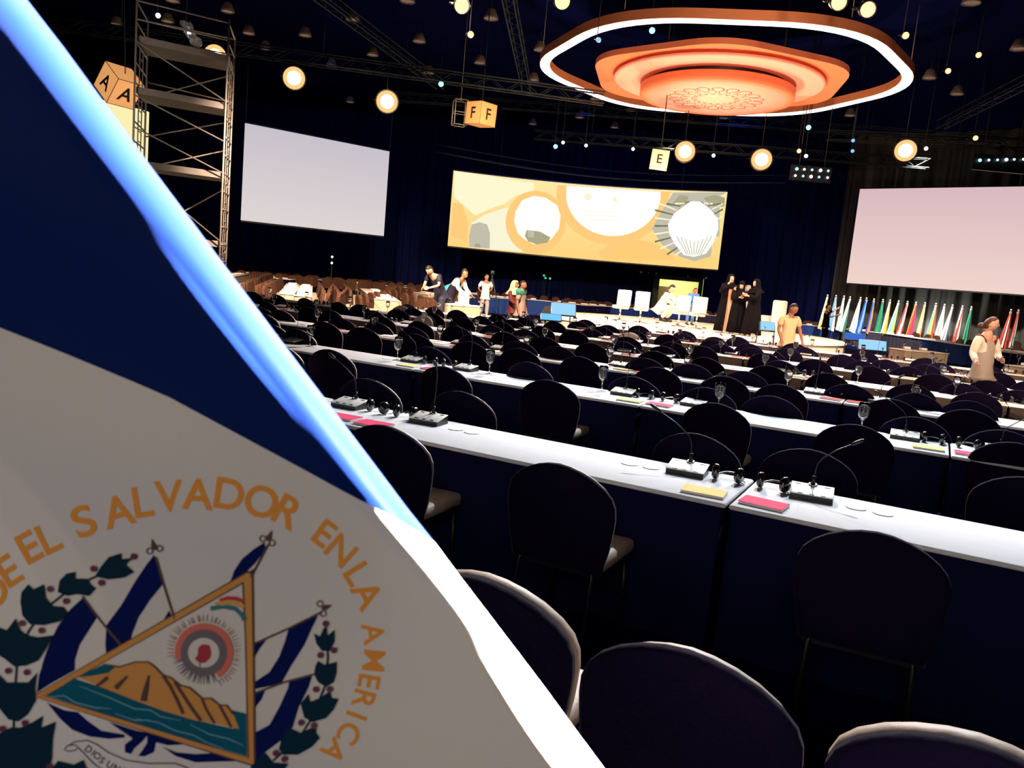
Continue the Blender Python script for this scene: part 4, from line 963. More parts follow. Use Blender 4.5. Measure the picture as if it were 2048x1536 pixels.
for i, (A_, B_, l) in enumerate((((-16, 12, 8.6), (4, 9, 8.6), 'dark truss crossing nearest the camera'), ((-14, 17, 8.8), (14, 15, 8.8), 'dark truss crossing in front of the canopy'), ((-15, 24.6, 7.9), (2.0, 25.2, 7.3), 'dark truss carrying the two bright lamps beside the scaffold'),
     ((0, 31.8, 7.2), (14.5, 30.4, 7.2), 'dark truss low behind the canopy'), ((-6, 34, 8.6), (18, 32, 8.6), 'dark truss in front of the centre screen'), ((-10, 10, 9.2), (-4, 34, 9.2), 'dark truss running back on the left'), ((13, 9, 9.2), (16, 33, 9.2), 'dark truss running back on the right'),
     ((-2, 6, 9.4), (-.5, 34, 9.4), 'dark truss running back left of the canopy'), ((10.5, 30.0, 7.8), (19, 28.0, 7.8), 'dark truss above the row of national flags'), ((6, 7, 9.6), (14, 18, 9.6), 'dark slanting truss above the right seats'))): truss(A_, B_, l)
b = MB()
o = thing('curved_truss', 'thin curved dark track above the centre screen', 'truss'); pts = []
for i in range(25): t = i / 24; x = 870 + 700 * t; q_ = at_y(x, 303 + 62 * t + 22 * math.sin(PI * t), 39.2 + 1.4 * math.sin(PI * t)); pts.append(q_)
b.tube(pts, .05, 6); b.tube([p_ + Vector((0, 0, .35)) for p_ in pts], .03, 6)
for p_ in pts[::4]: b.tube([p_, Vector((p_.x, p_.y, 10.5))], .012, 4)
b.build('track', trussm, o)

# ------------------------------------------------------------------ lamps
def make_spot(glow, r=.17, name='spotlight', rim=None):
    o = thing(name, 'x', 'stage light')
    b = MB(); b.lathe([(.001, .34), (r * .75, .32), (r * .95, .20), (r, .0), (r * 1.05, -.06), (r * .93, -.06), (r * .93, -.01)], 20); b.build('lamp_housing', canb, o)
    b = MB(); b.lathe([(.001, -.045), (r * .30, -.042), (r * .58, -.038)], 20); b.build('lens', glow, o)
    b = MB(); b.lathe([(r * .58, -.038), (r * .93, -.02)], 20); b.build('lens_rim', rim or glow, o)
    b = MB(); b.tube([(-r * 1.15, 0, .12), (-r * 1.15, 0, .45), (r * 1.15, 0, .45), (r * 1.15, 0, .12)], .015, 6); b.tube([(0, 0, .45), (0, 0, .62)], .02, 6); b.build('yoke', canb, o); return reg(o)
gw = emis('warm_lens', (255, 226, 190), 22); gw2 = emis('warm_lens_soft', (255, 170, 120), 3); gc = emis('cyan_lens', (150, 230, 250), 2.2); gb = emis('blue_lens', (90, 140, 255), 2.6); gwh = emis('white_lens', (245, 250, 255), 3.0)
KB = {'big': make_spot(gw, .34, rim=emis('amber_lens_rim', (255, 176, 112), 1.5)), 'warm': make_spot(gw2, .075), 'cyan': make_spot(gc, .085), 'blue': make_spot(gb, .06), 'white': make_spot(gwh, .065)}
def face_cam(p, off=(0, 0, 0)):
    d = (CAM + Vector(off) - p).normalized(); return (-d).to_track_quat('Z', 'Y').to_euler()
LT = [('big', 588, 156, 24.6, 'large glowing warm spotlight just right of the scaffold'), ('big', 774, 203, 24.8, 'glowing warm spotlight above the right end of the grey screen'), ('big', 1370, 303, 26.4, 'glowing warm spotlight right beside the yellow E box'),
      ('big', 1523, 319, 26.0, 'glowing warm spotlight between the E box and the right screen'), ('big', 1811, 301, 25.3, 'glowing warm spotlight above the right screen'), ('big', 430, 112, 24.4, 'warm spotlight glowing through the top of the scaffold'),
      ('warm', 1735, 19, 15.5, 'warm lamp at the top edge, right of the canopy cable'), ('warm', 1677, 4, 15.0, 'warm lamp at the top edge above the canopy rim'), ('warm', 1811, 71, 18, 'small warm lamp beside the right corner of the canopy'), ('warm', 1957, 110, 22, 'small warm round lamp far upper right'), ('warm', 1896, 142, 22, 'small warm round lamp right of the canopy'),
      ('warm', 1124, 2, 14.5, 'warm lamp at the top edge left of the canopy'), ('warm', 923, 11, 15.5, 'narrow pinkish lamp at the top edge, upper of two'), ('warm', 941, 69, 19, 'narrow pinkish lamp, lower of two left of the canopy'), ('white', 372, 60, 22.5, 'white lamp beside torn foil above the scaffold deck'), ('white', 316, 31, 21, 'small white lamp above the scaffold'),
      ('cyan', 882, 168, 25, 'faint cyan lamp left of the F box'), ('cyan', 1617, 255, 27, 'bright cyan lamp below the canopy'), ('cyan', 1304, 61, 22, 'pale cyan lamp seen through the canopy ring'), ('blue', 1197, 80, 20, 'tiny blue lamp seen through the canopy ring'),
      ('cyan', 1111, 293, 30, 'cyan white lamp above the left of the centre screen'), ('white', 1126, 285, 30.2, 'small white lamp next to the cyan one above the centre screen'), ('white', 1172, 291, 30.2, 'small white lamp above the middle of the centre screen'), ('white', 1266, 298, 30.4, 'small white lamp left of the yellow E box'),
      ('white', 1427, 311, 28, 'small white lamp right of the glowing spotlight by the E box'), ('blue', 1706, 281, 27, 'upper blue lamp of the moving lights pair'), ('blue', 1705, 302, 27, 'lower blue lamp of the moving lights pair'), ('white', 1612, 312, 27, 'wide white lamp left of the moving lights pair'), ('white', 1852, 297, 26, 'wide white lamp right of the glowing spotlight above the right screen'),
      ('warm', 1951, 276, 24, 'small peach lamp above the right screen'), ('warm', 1598, 302, 27.5, 'small peach lamp above the white lamp')]
SPOTS = []
for kd, px, py, Y, lab in LT:
    p = at_y(px, py, Y); e_ = face_cam(p, (1.5, -2, -1)); SPOTS.append((use(KB[kd], 's' + kd, tuple(p), 0, lab, None, rot=tuple(e_), scale=1.9 if py < 30 and kd == 'warm' else None), e_, p))
for o, e_, p in SPOTS:
    Ri = e_.to_matrix().inverted(); b = MB(); b.tube([Vector((0, 0, .5)), Vector((0, 0, .5)) + Ri @ Vector((0, 0, .3)), Ri @ Vector((0, 0, (10.56 - p.z) / o.scale.x))], .012, 5); b.build('drop_pole', trussm, o)
# strips of small lamps
def strip(px0, py0, px1, py1, n, rows, Y, label):
    A_, B_ = at_y(px0, py0, Y), at_y(px1, py1, Y); o = thing('lamp_bar', label, 'stage light', tuple(A_)); d = B_ - A_
    b = MB(); b.box(tuple(d / 2 + Vector((0, .12, .0))), (d.length + .3, .10, .5), 0); b.tube([d * .1 + Vector((0, .1, .2)), d * .1 + Vector((0, .1, 10.5 - A_.z))], .015, 5); b.tube([d * .9 + Vector((0, .1, .2)), d * .9 + Vector((0, .1, 10.5 - A_.z))], .015, 5); b.build('bar', canb, o)
    for r in range(rows):
        for i in range(n):
            b = MB(); c = d * (i / (n - 1)) + Vector((R.uniform(-.02, .02), 0, -.22 * r + .12)); b.ball(tuple(c), .045 if (i + r) % 3 else .06, 1); b.build('bulb', gwh if (i + r) % 2 else gc, o)
strip(1592, 345, 1655, 349, 5, 2, 27.5, 'short bar of tiny white lamps between the centre and right screens')
strip(1958, 328, 2046, 326, 6, 1, 27.0, 'bar of tiny white lamps above the right screen')
# clear foil hanging by the scaffold
rr = random.Random(5); A_ = at_y(372, 62, 22.2); o = thing('torn_foil', 'crumpled clear foil caught at the top of the scaffold', 'foil', tuple(A_)); b = MB(); vs = []; fs = []
for i in range(7):
    for j in range(5): vs.append((-.2 + j * .08 + i * .06 + rr.uniform(-.04, .04), rr.uniform(-.1, .1), .25 - i * .10 + rr.uniform(-.03, .03)))
for i in range(6):
    for j in range(4): fs.append((i * 5 + j, i * 5 + j + 1, i * 5 + j + 6, i * 5 + j + 5))
b.add(vs, fs); b.build('foil_sheet', mat('clear_foil', (.7, .75, .8), .15, metal=.6), o)
b = MB(); b.tube([(0, 0, .3), (0, 0, 10.5 - A_.z)], .01, 4); b.build('cord', trussm, o)
# house lights on the ceiling
HL = thing('house_light', 'x', 'ceiling light'); b = MB(); b.lathe([(.10, .30), (.13, .28), (.22, .08), (.24, 0), (.21, 0), (.10, .2)], 18); b.build('lamp_shade', mat('house_light_shade', (.22, .17, .14), .6), HL)
b = MB(); b.lathe([(.001, .05), (.12, .045), (.20, .03)], 18); b.build('diffuser', emis('house_light_glow', (150, 118, 98), .62), HL); b = MB(); b.tube([(0, 0, .28), (0, 0, .75)], .012, 5); b.build('stem', trussm, HL); reg(HL)
hp = [(345, 3), (610, 72), (705, 40), (838, 84), (745, 111), (663, 133), (497, 68), (233, 50), (530, 98), (857, 147), (1080, 101), (1067, 161), (960, 127), (1190, 199), (1261, 221), (1159, 236), (1075, 277), (1229, 256), (982, 38), (1065, 249), (1942, 7), (1859, 157), (1914, 189), (2037, 99), (700, 205), (815, 4), (1448, 237), (1700, 232), (455, 24), (335, 44)]
hp.sort()
for i, (px, py) in enumerate(hp):
    p = at_z(px, py, 9.8)
    use(HL, 'hl', tuple(p), 0, 'small dim peach ceiling light, %s from the left of thirty' % od(i + 1), 'dim house lights under the ceiling')

# ------------------------------------------------------------------ tables of the other sectors
def seg(A_, B_, D, protos, top, sk, label, grp, items=True, chairs_side=None, cn=2, clabel=''):
    """one table whose front edge runs from A_ to B_"""
    A_, B_ = Vector((A_[0], A_[1])), Vector((B_[0], B_[1])); L = (B_ - A_).length; rz = math.atan2(B_.y - A_.y, B_.x - A_.x)
    o = thing('conference_table', label, 'table', (A_.x, A_.y, 0), rz, grp); t, s = table_mesh(L, D, top, sk, int(L * 100), False)
    t.build('tabletop_cover', top, o); s.build('table_skirt', sk, o)
    Tm = Matrix.Translation((A_.x, A_.y, 0)) @ Matrix.Rotation(rz, 4, 'Z')
    return Tm, L, rz
far_p = 0
def paper(p, rz, lab, g): simple(PAP, 'paper_sheet', p, rz, lab, 'paper', g)
ARC = [((935, 586), (1000, 595)), ((1001, 595), (1053, 597.5)), ((1054, 597.5), (1104, 602)), ((1105, 602), (1163, 608.5)), ((1165, 609), (1226, 612.5)), ((1228, 613), (1314, 619)), ((1316, 620), (1397, 627)), ((1400, 628), (1470, 634)), ((1500, 638), (1600, 647.5)),
       ((1603, 648), (1681, 656)), ((1683, 656), (1763, 665)), ((1765, 665.5), (1838, 676)), ((1840, 676.5), (1925, 689)), ((1990, 700), (2070, 710))]
COLS = ['blue', 'blue', 'blue', 'blue', 'dark', 'blue', 'blue', 'slate', 'slate', 'blue', 'slate', 'slate', 'blue', 'dark']
n_in = {}
for i, (a_, c_) in enumerate(ARC):
    A_, B_ = at_z(a_[0], a_[1], .76), at_z(c_[0], c_[1], .76); col = COLS[i]; sk = {'blue': bluesk, 'dark': skirtd, 'slate': greysk}[col]; n_in[col] = n_in.get(col, 0) + 1
    Tm, L, rz = seg(A_, B_, .7, None, whitef if col != 'dark' else clothb, sk, '%s skirted table in the far arc behind the stage, %s %s one from left' % (col, od(n_in[col]), col), 'tables in the far arc')
    for j in range(max(1, int(L / .75))):
        x = .35 + j * .75 + R.uniform(-.1, .1); n_in['p'] = n_in.get('p', 0) + 1
        simple(PAP, 'document_pile', Tm @ Vector((x, .2, .765)), rz + R.uniform(-.3, .3), 'pile of papers on the far arc tables, %s from the left' % od(n_in['p']), 'paper', 'document piles on the far arc', (1.1, .9, 7))
        if j < L / .75 - .5: n_in['c'] = n_in.get('c', 0) + 1; simple(LITCH, 'banquet_chair', Tm @ Vector((x, 1.15, 0)), rz + PI + R.uniform(-.2, .2), 'brown chair behind the far arc tables facing the camera, %s from left' % od(n_in['c']), 'chair', 'chairs of the far arc')
FARMASS = MB()
def mass(loc, rz):
    T_ = Matrix.Translation(loc) @ Matrix.Rotation(rz, 4, 'Z'); me = FARCH; o_ = len(FARMASS.v)
    FARMASS.v += [T_ @ v_.co for v_ in me.vertices]
    for p_ in me.polygons: FARMASS.f.append([i_ + o_ for i_ in p_.vertices]); FARMASS.m.append(p_.material_index); FARMASS.sm.append(False)
# beige sector on the left
BG = [((600, 560), (594, 588), 'cream draped table end-on, left of the brown chairs'), ((627, 553), (624, 592), 'cream draped table end-on, right of its twin'), ((683, 563), (760, 569), 'beige skirted table seen from its side left of the diagonal table'), ((727, 563), (800, 600), 'long cream table slanting towards the near desks'),
      ((524, 546), (580, 550), 'dark skirted table at the far left behind stacked seats'), ((770, 572), (850, 582), 'dark skirted table behind the slanting cream table'), ((842, 583), (890, 590), 'beige skirted table left of the bent man'), ((872, 597), (930, 606), 'beige skirted table in front of the bent man'), ((905, 604), (952, 612), 'cream skirted table beside the white swivel chair'), ((462, 553), (520, 543), 'cream topped table at the far left edge of the hall')]
bcn = 0
for i, (a_, c_, lab) in enumerate(BG):
    A_, B_ = at_z(a_[0], a_[1], .76), at_z(c_[0], c_[1], .76)
    if (B_ - A_).length > 9 and A_.y > B_.y: A_ = B_ + (A_ - B_).normalized() * 9
    dark = 'dark' in lab
    if i in (4, 5): yy_ = (35.5, 33.5)[i - 4]; A_, B_ = at_y(a_[0], 600, yy_), at_y(c_[0], 600, yy_)
    if A_.y > B_.y + .2 and abs(B_.x - A_.x) < (A_.y - B_.y): A_, B_ = B_, A_
    Tm, L, rz = seg(A_, B_, .46 if i < 2 else .75, None, clothb, skirtd if dark else skirtb, lab, 'tables in the left sector')
    for j in range(int(L / .6)):
        x = .3 + j * .6; bcn += 1
        for yy, fl in ((1.15, PI), (-.45, 0)):
            if yy < 0 and (i in (3, 7, 8) or j % 2): continue
            q_ = Tm @ Vector((x, yy, 0))
            if q_.y > 28.5: mass(q_, rz + fl); continue
            simple(LITCH, 'banquet_chair', Tm @ Vector((x + R.uniform(-.06, .06), yy, 0)), rz + fl + R.uniform(-.15, .15), 'brown chair at the %s table group of the left sector, %s along' % (od(i + 1), od(2 * j + (1 if fl else 2))), 'chair', 'brown chairs of the left sector')
        simple(PAP, 'document_pile', Tm @ Vector((x, .23, .765)), rz + R.uniform(-.4, .4), 'papers on the %s table group of the left sector, %s along' % (od(i + 1), od(j + 1)), 'paper', 'papers of the left sector', (1, .9, 4))
for ci, (x0, y0, x1, y1, n_, rz_, nm) in enumerate(((478, 24.5, 528, 35, 10, PI / 2, 'leftmost'), (548, 21.5, 572, 30, 8, -PI / 2, 'second'), (640, 20.5, 652, 30, 8, PI / 2, 'third'), (700, 20.5, 712, 27, 5, -PI / 2, 'fourth'), (736, 21, 800, 29, 7, -1.0, 'fifth'), (860, 22.5, 915, 27, 6, -.6, 'rightmost'))):
    for j in range(n_):
        t = j / (n_ - 1); p = at_y(x0 + (x1 - x0) * t, 600, y0 + (y1 - y0) * t)
        simple(LITCH, 'banquet_chair', (p.x, p.y, 0), rz_ + R.uniform(-.12, .12), 'brown chair in the %s file of chairs in the left sector, %s from the front' % (nm, od(j + 1)), 'chair', 'brown chairs of the left sector')
# dim rows of chairs beyond, up to the left curtain
k = 0
for row, (Y0, Y1) in enumerate(((38, 39), (41.6, 42.4), (45.2, 46))):
    for i in range(24):
        t = i / 23; px = 462 + 430 * t; p = at_y(px, 600, Y0 + (Y1 - Y0) * t); k += 1
        mass((p.x + R.uniform(-.1, .1), p.y, 0), R.uniform(-.3, .3) + (.5 if i % 3 else -.4))
for row, Y in enumerate((39.3, 43.0)):
    A_, B_ = at_y(470, 600, Y), at_y(820, 600, Y + 1.0)
    seg(A_, B_, .6, None, cloth, skirtd, 'dim dark skirted table in the dense far rows, %s row back' % od(row + 1), 'tables in the far left rows')
# second row behind the arc
for i in range(44):
    t = i / 43; px = 960 + 1090 * t; Y = 43.0 - 6.6 * t ** 2 + R.uniform(-.2, .2); p = at_y(px, 600, Y)
    if 1296 < px < 1410: continue
    mass((p.x, p.y - .2, 0), PI + R.uniform(-.3, .3))
tag(FARMASS.build('banquet_chair', [coverlit, cream, legm]), 'mass of dim chairs in the farthest rows before the curtains', 'chairs', None, 'stuff')
# beige tables on the right
for a_, c_, lab in (((1812, 699), (1900, 706), 'beige skirted table with glasses left of the woman'), ((2008, 727), (2120, 742), 'beige skirted table at the right edge behind the woman'), ((1915, 762), (2080, 790), 'low beige skirted table in front of the woman at right')):
    if a_[0] == 1915: continue
    A_, B_ = at_z(a_[0], a_[1], .76), at_z(c_[0], c_[1], .76); Tm, L, rz = seg(A_, B_, .7, None, clothb, skirtb, lab, None)
    for j in range(max(2, int(L / .55))):
        simple(GLASS, 'water_goblet', Tm @ Vector((.15 + j * .5, .3, .775)), 0, 'water glass on the %s, %s along' % (' '.join(lab.split()[:3]) + (' left of' if a_[0] < 1900 else ' behind') + ' the woman', od(j + 1)), 'glass', 'glasses on the beige tables')
        simple(PAP, 'document_pile', Tm @ Vector((.3 + j * .5, .35, .765)), R.uniform(-.5, .5), 'small pile on the beige table %s the woman, %s along' % ('left of' if a_[0] < 1900 else 'behind', od(j + 1)), 'paper', 'piles on the beige tables', (.7, .5, 9))

# ------------------------------------------------------------------ row of national flags
FX = [(1655, 592, ('w', 'y', 'k'), 'white topped yellow and dark flag, first at the left end'), (1672, 593, ('b', 'b', 'w'), 'light blue flag, second from the left'), (1688, 594, ('w', 'w', 'g'), 'white flag held by the man in black'), (1700, 596, ('a', 'w', 'g'), 'white and green flag, fourth from the left'),
      (1721, 597, ('a', 'a', 'w'), 'pale aqua flag, fifth from the left'), (1733, 598, ('B', 'b', 'B'), 'bright blue flag with light streaks'), (1748, 600, ('B', 'o', 'N'), 'royal blue flag with an orange patch'), (1766, 601, ('g', 'G', 'g'), 'plain dark green flag, eighth from the left'), (1780, 602, ('w', 'y', 'o'), 'white, yellow and brown-orange striped flag'),
      (1797, 604, ('a', 'A', 'y'), 'wide aqua flag with yellow foot'), (1815, 605, ('r', 'w', 'r'), 'red and white flag with blue shadow'), (1832, 606.5, ('o', 'r', 'm'), 'orange-red and magenta flag'), (1850, 607.6, ('y', 'w', 'o'), 'pale yellow and white flag'), (1872, 609, ('A', 'y', 'r'), 'aqua, yellow and red flag'),
      (1889, 611, ('a', 'w', 'w'), 'white flag with aqua edge'), (1905, 612, ('w', 'w', 'b'), 'plain white flag with blue crest'), (1925, 614, ('w', 'r', 'w'), 'white flag with thin red stripes'), (1943, 615.6, ('G', 'g', 'k'), 'green flag left of the woman'), (2022, 621.5, ('r', 'w', 'r'), 'white and red flag right of the woman'), (2037, 622, ('r', 'w', 'g'), 'red, white and green flag at the right edge')]
FC = {'w': (.80, .78, .76), 'y': (.85, .62, .12), 'k': (.02, .03, .03), 'b': (.20, .45, .80), 'B': (.01, .10, .55), 'N': (.01, .03, .25), 'g': (.02, .20, .13), 'G': (.03, .32, .16), 'a': (.45, .75, .70), 'A': (.20, .62, .58), 'o': (.85, .28, .08), 'r': (.75, .06, .05), 'm': (.65, .03, .20)}
for i, (px, py, cl, lab) in enumerate(FX):
    Y = 37.2 - 3.6 * (px - 1655) / 382; p = at_y(px, py, Y); z1 = p.z; o = thing('national_flag', lab, 'flag', (p.x, p.y, 0), 0, 'national flags along the right curtain')
    b = MB(); b.tube([(0, 0, .03), (0, 0, z1)], .018, 6); b.build('flagpole', chrome, o); b = MB(); b.lathe([(.001, 0), (.16, 0), (.16, .03), (.03, .06), (.001, .06)], 14); b.build('flagpole_base', chrome, o)
    b = MB(); b.ball((0, 0, z1 + .03), .045, 1); b.lathe([(.05, z1 - .03), (.05, z1 - .16), (.03, z1 - .17)], 10); b.build('finial', whitef, o)
    b = MB(); nz, nx = 12, 18; vs = []; fs = []; ph0 = rr.uniform(0, 6); lean = rr.uniform(-.02, .16)
    for j in range(nz + 1):
        t = j / nz; z = z1 - .06 - t * 1.45; wd = .045 + .15 * t ** .8
        for k_ in range(nx + 1):
            s = k_ / nx; x = -wd * 1.05 + wd * 1.55 * s - lean * t; y = -.02 + .05 * t * math.sin(s * 15 + ph0 + t) - .03 * (1 - abs(2 * s - 1)); vs.append((x, y - .02, z - .10 * s * t))
    for j in range(nz):
        for k_ in range(nx): fs.append((j * (nx + 1) + k_, j * (nx + 1) + k_ + 1, (j + 1) * (nx + 1) + k_ + 1, (j + 1) * (nx + 1) + k_))
    b.add(vs, fs, 0, None, True); ci = 0
    for j in range(nz):
        for k_ in range(nx): s = (k_ + j * .35) / (nx + nz * .35); b.m[j * nx + k_] = min(2, int(s * 3))
    b.build('flag_cloth', [mat('cloth_' + c_, FC[c_], .7) for c_ in cl], o)
# ------------------------------------------------------------------ people
skin_l = mat('light_skin', (.62, .33, .22), .55); skin_m = mat('brown_skin', (.34, .15, .085), .55)
hairm = mat('black_hair', (.012, .009, .008), .6); hairb = mat('brown_hair', (.07, .025, .012), .6); eyem = mat('dark_eye', (.01, .008, .008), .3); lipm = mat('lips', (.45, .09, .07), .5)
def skinned(name, nodes, edges, m, parent, sub=2):
    """nodes: name -> (position, radius); the first node is the root"""
    ks = list(nodes); ix = {k: i for i, k in enumerate(ks)}
    me = bpy.data.meshes.new(name); me.from_pydata([tuple(nodes[k][0]) for k in ks], [(ix[a], ix[b]) for a, b in edges], []); me.materials.append(m)
    o = bpy.data.objects.new(name, me); C.objects.link(o)
    md = o.modifiers.new('skin', 'SKIN'); md.branch_smoothing = .6; sv = me.skin_vertices[0].data
    for i, k in enumerate(ks):
        r = nodes[k][1]; sv[i].radius = r if isinstance(r, tuple) else (r, r); sv[i].use_root = (i == 0)
    sm = o.modifiers.new('sub', 'SUBSURF'); sm.levels = sub; sm.render_levels = sub
    dg = bpy.context.evaluated_depsgraph_get(); nm = bpy.data.meshes.new_from_object(o.evaluated_get(dg)); nm.name = name
    for p in nm.polygons: p.use_smooth = True
    o.modifiers.clear(); o.data = nm
    if not nm.materials: nm.materials.append(m)
    o.parent = parent; return o
def V(*a): return Vector(a)
def person(label, px, pytop, Y, base, rz, pose, wear, skinm=skin_m, hair='short', hcol=None, height=None):
    """pose in metres for a 1.72 m figure facing -Y; joints may be overridden"""
    top_ = at_y(px, pytop, Y); s = (height or max(1.2, top_.z - base) / pose.get('H', 1.72))
    if height: s = height / 1.72
    o = thing('person', label, 'person', (top_.x, top_.y, base), rz); o.scale = (s, s, s)
    J = dict(pelvis=V(0, 0, .95), belly=V(0, .0, 1.10), chest=V(0, .01, 1.30), neck=V(0, .01, 1.47), head=V(0, -.01, 1.60),
             sl=V(-.18, .01, 1.41), sr=V(.18, .01, 1.41), el=V(-.23, .03, 1.13), er=V(.23, .03, 1.13), wl=V(-.24, -.04, .88), wr=V(.24, -.04, .88),
             hl=V(-.10, 0, .90), hr=V(.10, 0, .90), kl=V(-.11, -.02, .50), kr=V(.11, -.02, .50), al=V(-.11, .02, .08), ar=V(.11, .02, .08), tl=V(-.12, -.15, .035), tr=V(.12, -.15, .035))
    for k, v in pose.items():
        if k in J: J[k] = V(*v)
    hd = (J['head'] - J['neck']).normalized(); fwd = V(*pose.get('face', (0, -1, 0))).normalized(); side = hd.cross(fwd).normalized()
    hc = J['head']; crown = hc + hd * .115
    Nn = {'pelvis': (J['pelvis'], (.13, .10)), 'belly': (J['belly'], (.125, .095)), 'chest': (J['chest'], (.145, .105)), 'neck': (J['neck'], .060), 'jaw': (hc - hd * .045, .058)}
    Ed = [('pelvis', 'belly'), ('belly', 'chest'), ('chest', 'neck'), ('neck', 'jaw')]
    for sd in 'lr':
        S_, E_, W_, Hh, K_, A_, T_ = (J[c + sd] for c in ('s', 'e', 'w', 'h', 'k', 'a', 't'))
        Nn['s' + sd] = (S_, .060); Nn['e' + sd] = (E_, .040); Nn['w' + sd] = (W_, .027); Ed += [('chest', 's' + sd), ('s' + sd, 'e' + sd), ('e' + sd, 'w' + sd)]
        d = (W_ - E_).normalized(); q = d.cross(V(0, 0, 1)) if abs(d.z) < .9 else d.cross(V(0, 1, 0)); q.normalize()
        Nn['palm' + sd] = (W_ + d * .065, (.036, .018)); Ed.append(('w' + sd, 'palm' + sd))
        Nn['h' + sd] = (Hh, .085); Nn['k' + sd] = (K_, .058); Nn['a' + sd] = (A_, .038); Nn['t' + sd] = (T_, (.038, .030)); Ed += [('pelvis', 'h' + sd), ('h' + sd, 'k' + sd), ('k' + sd, 'a' + sd), ('a' + sd, 't' + sd)]
    bo = skinned('body', Nn, Ed, skinm, o, 1)
    Rm = Matrix((side, -fwd, hd)).transposed().to_4x4(); Th = Matrix.Translation(hc) @ Rm
    b = MB(); b.v = [v_.co.copy() for v_ in bo.data.vertices]; b.f = [list(p_.vertices) for p_ in bo.data.polygons]; b.m = [0] * len(b.f); b.sm = [True] * len(b.f)
    bm = bmesh.new(); bmesh.ops.create_icosphere(bm, subdivisions=4, radius=1)
    for v_ in bm.verts:
        x, y, z = v_.co; fr = max(0, -y)
        X, Y_, Z = x * .078, y * .098, z * .120
        if z < 0: X *= 1 + .30 * z * fr; Y_ += .012 * z * z * (1 - fr)
        Y_ -= .026 * math.exp(-(x / .16) ** 2 - ((z + .10) / .16) ** 2) * (fr > .5) + .008 * math.exp(-(x / .3) ** 2 - ((z + .48) / .10) ** 2) * (fr > .3) - .008 * math.exp(-((abs(x) - .38) / .16) ** 2 - ((z - .08) / .12) ** 2) * (fr > .3)
        v_.co = (X, Y_, Z)
    b.bm(bm, 0, Th, True)
    for sd in 'lr':                                   # five separate fingers growing out of each palm
        E_, W_ = J['e' + sd], J['w' + sd]; d = (W_ - E_).normalized(); q = d.cross(V(0, 1, 0)) if abs(d.y) < .8 else d.cross(V(0, 0, 1)); q.normalize(); n_ = d.cross(q).normalized()
        if n_.dot(V(0, -1, 0)) < 0: n_ = -n_
        pc_ = W_ + d * .045
        for k, (off, L) in enumerate(((-.033, .078), (-.011, .090), (.011, .086), (.032, .070))):
            a = pc_ + q * off; b.tube([a, a + d * L * .5 + n_ * .006, a + d * L * .85 + n_ * .026, a + d * L + n_ * .040], [.0095, .009, .0085, .006], 8)
        b.tube([W_ + d * .02 - q * .02, W_ + d * .05 - q * .055 + n_ * .01, W_ + d * .088 - q * .066 + n_ * .022], [.013, .010, .008], 8)
    bo.data = b.mesh('body', skinm); rm = bo.modifiers.new('r', 'REMESH'); rm.mode = 'VOXEL'; rm.voxel_size = .0085; rm.use_smooth_shade = True
    dg = bpy.context.evaluated_depsgraph_get(); nm = bpy.data.meshes.new_from_object(bo.evaluated_get(dg)); nm.name = 'body'; bo.modifiers.clear(); bo.data = nm
    for p_ in nm.polygons: p_.use_smooth = True
    if not nm.materials: nm.materials.append(skinm)
    b = MB()
    for sg in (-1, 1): b.ball(tuple(hc + fwd * .084 + side * sg * .030 + hd * .010), .0095, 1)
    b.build('eyes', eyem, o); b = MB(); b.ball(tuple(hc + fwd * .088 - hd * .056), .018, 1, 0, None, (1, .5, .4)); b.build('mouth', lipm, o)
    b = MB()
    for sg in (-1, 1): b.ball(tuple(hc + side * sg * .078 - fwd * .005), .02, 1, 0, None, (.7, .8, 1.3))
    b.build('ears', skinm, o)
    if hair in ('short', 'long', 'bun'):
        bm = bmesh.new(); bmesh.ops.create_icosphere(bm, subdivisions=3, radius=.104)
        for v_ in list(bm.verts):
            c = v_.co
            if (c.y < .012 and c.z < .030 - c.y * .42) or (c.z < -.062 and hair != 'long'): bm.verts.remove(v_)
        for v_ in bm.verts:
            v_.co.x *= .80; v_.co.y = v_.co.y * .98 + .004; v_.co.z = v_.co.z * 1.16 + .006
            if hair == 'long' and v_.co.z < .02: v_.co.z = v_.co.z * 2.4 - .02
        b = MB(); b.bm(bm, 0, Th, True)
        if hair == 'bun': b.ball((0, .12, -.02), .05, 2, 0, Th)
        h_ = b.build('hair', hcol or hairm, o); sd_ = h_.modifiers.new('s', 'SOLIDIFY'); sd_.thickness = .008
    if hair in ('scarf', 'hood'):
        b = MB(); prof = [(.001, .15), (.06, .145), (.10, .10), (.118, .02), (.115, -.06), (.13, -.14), (.20, -.24), (.22, -.28)]
        bm = bmesh.new(); n = 22; rings = []
        for r, z in prof: rings.append([bm.verts.new((r * math.cos(2 * PI * k / n) * .92, r * math.sin(2 * PI * k / n) * 1.02 + .02, z)) for k in range(n)])
        for i in range(len(rings) - 1):
            for k in range(n):
                ang = math.degrees(2 * PI * (k + .5) / n); front = 235 < ang < 305; zc = (prof[i][1] + prof[i + 1][1]) / 2
                if front and -.09 < zc < .10: continue
                bm.faces.new((rings[i][k], rings[i][(k + 1) % n], rings[i + 1][(k + 1) % n], rings[i + 1][k]))
        b.bm(bm, 0, Th, True); h_ = b.build('head_scarf', hcol or hairm, o); sd_ = h_.modifiers.new('s', 'SOLIDIFY'); sd_.thickness = .01
    g = 1.0
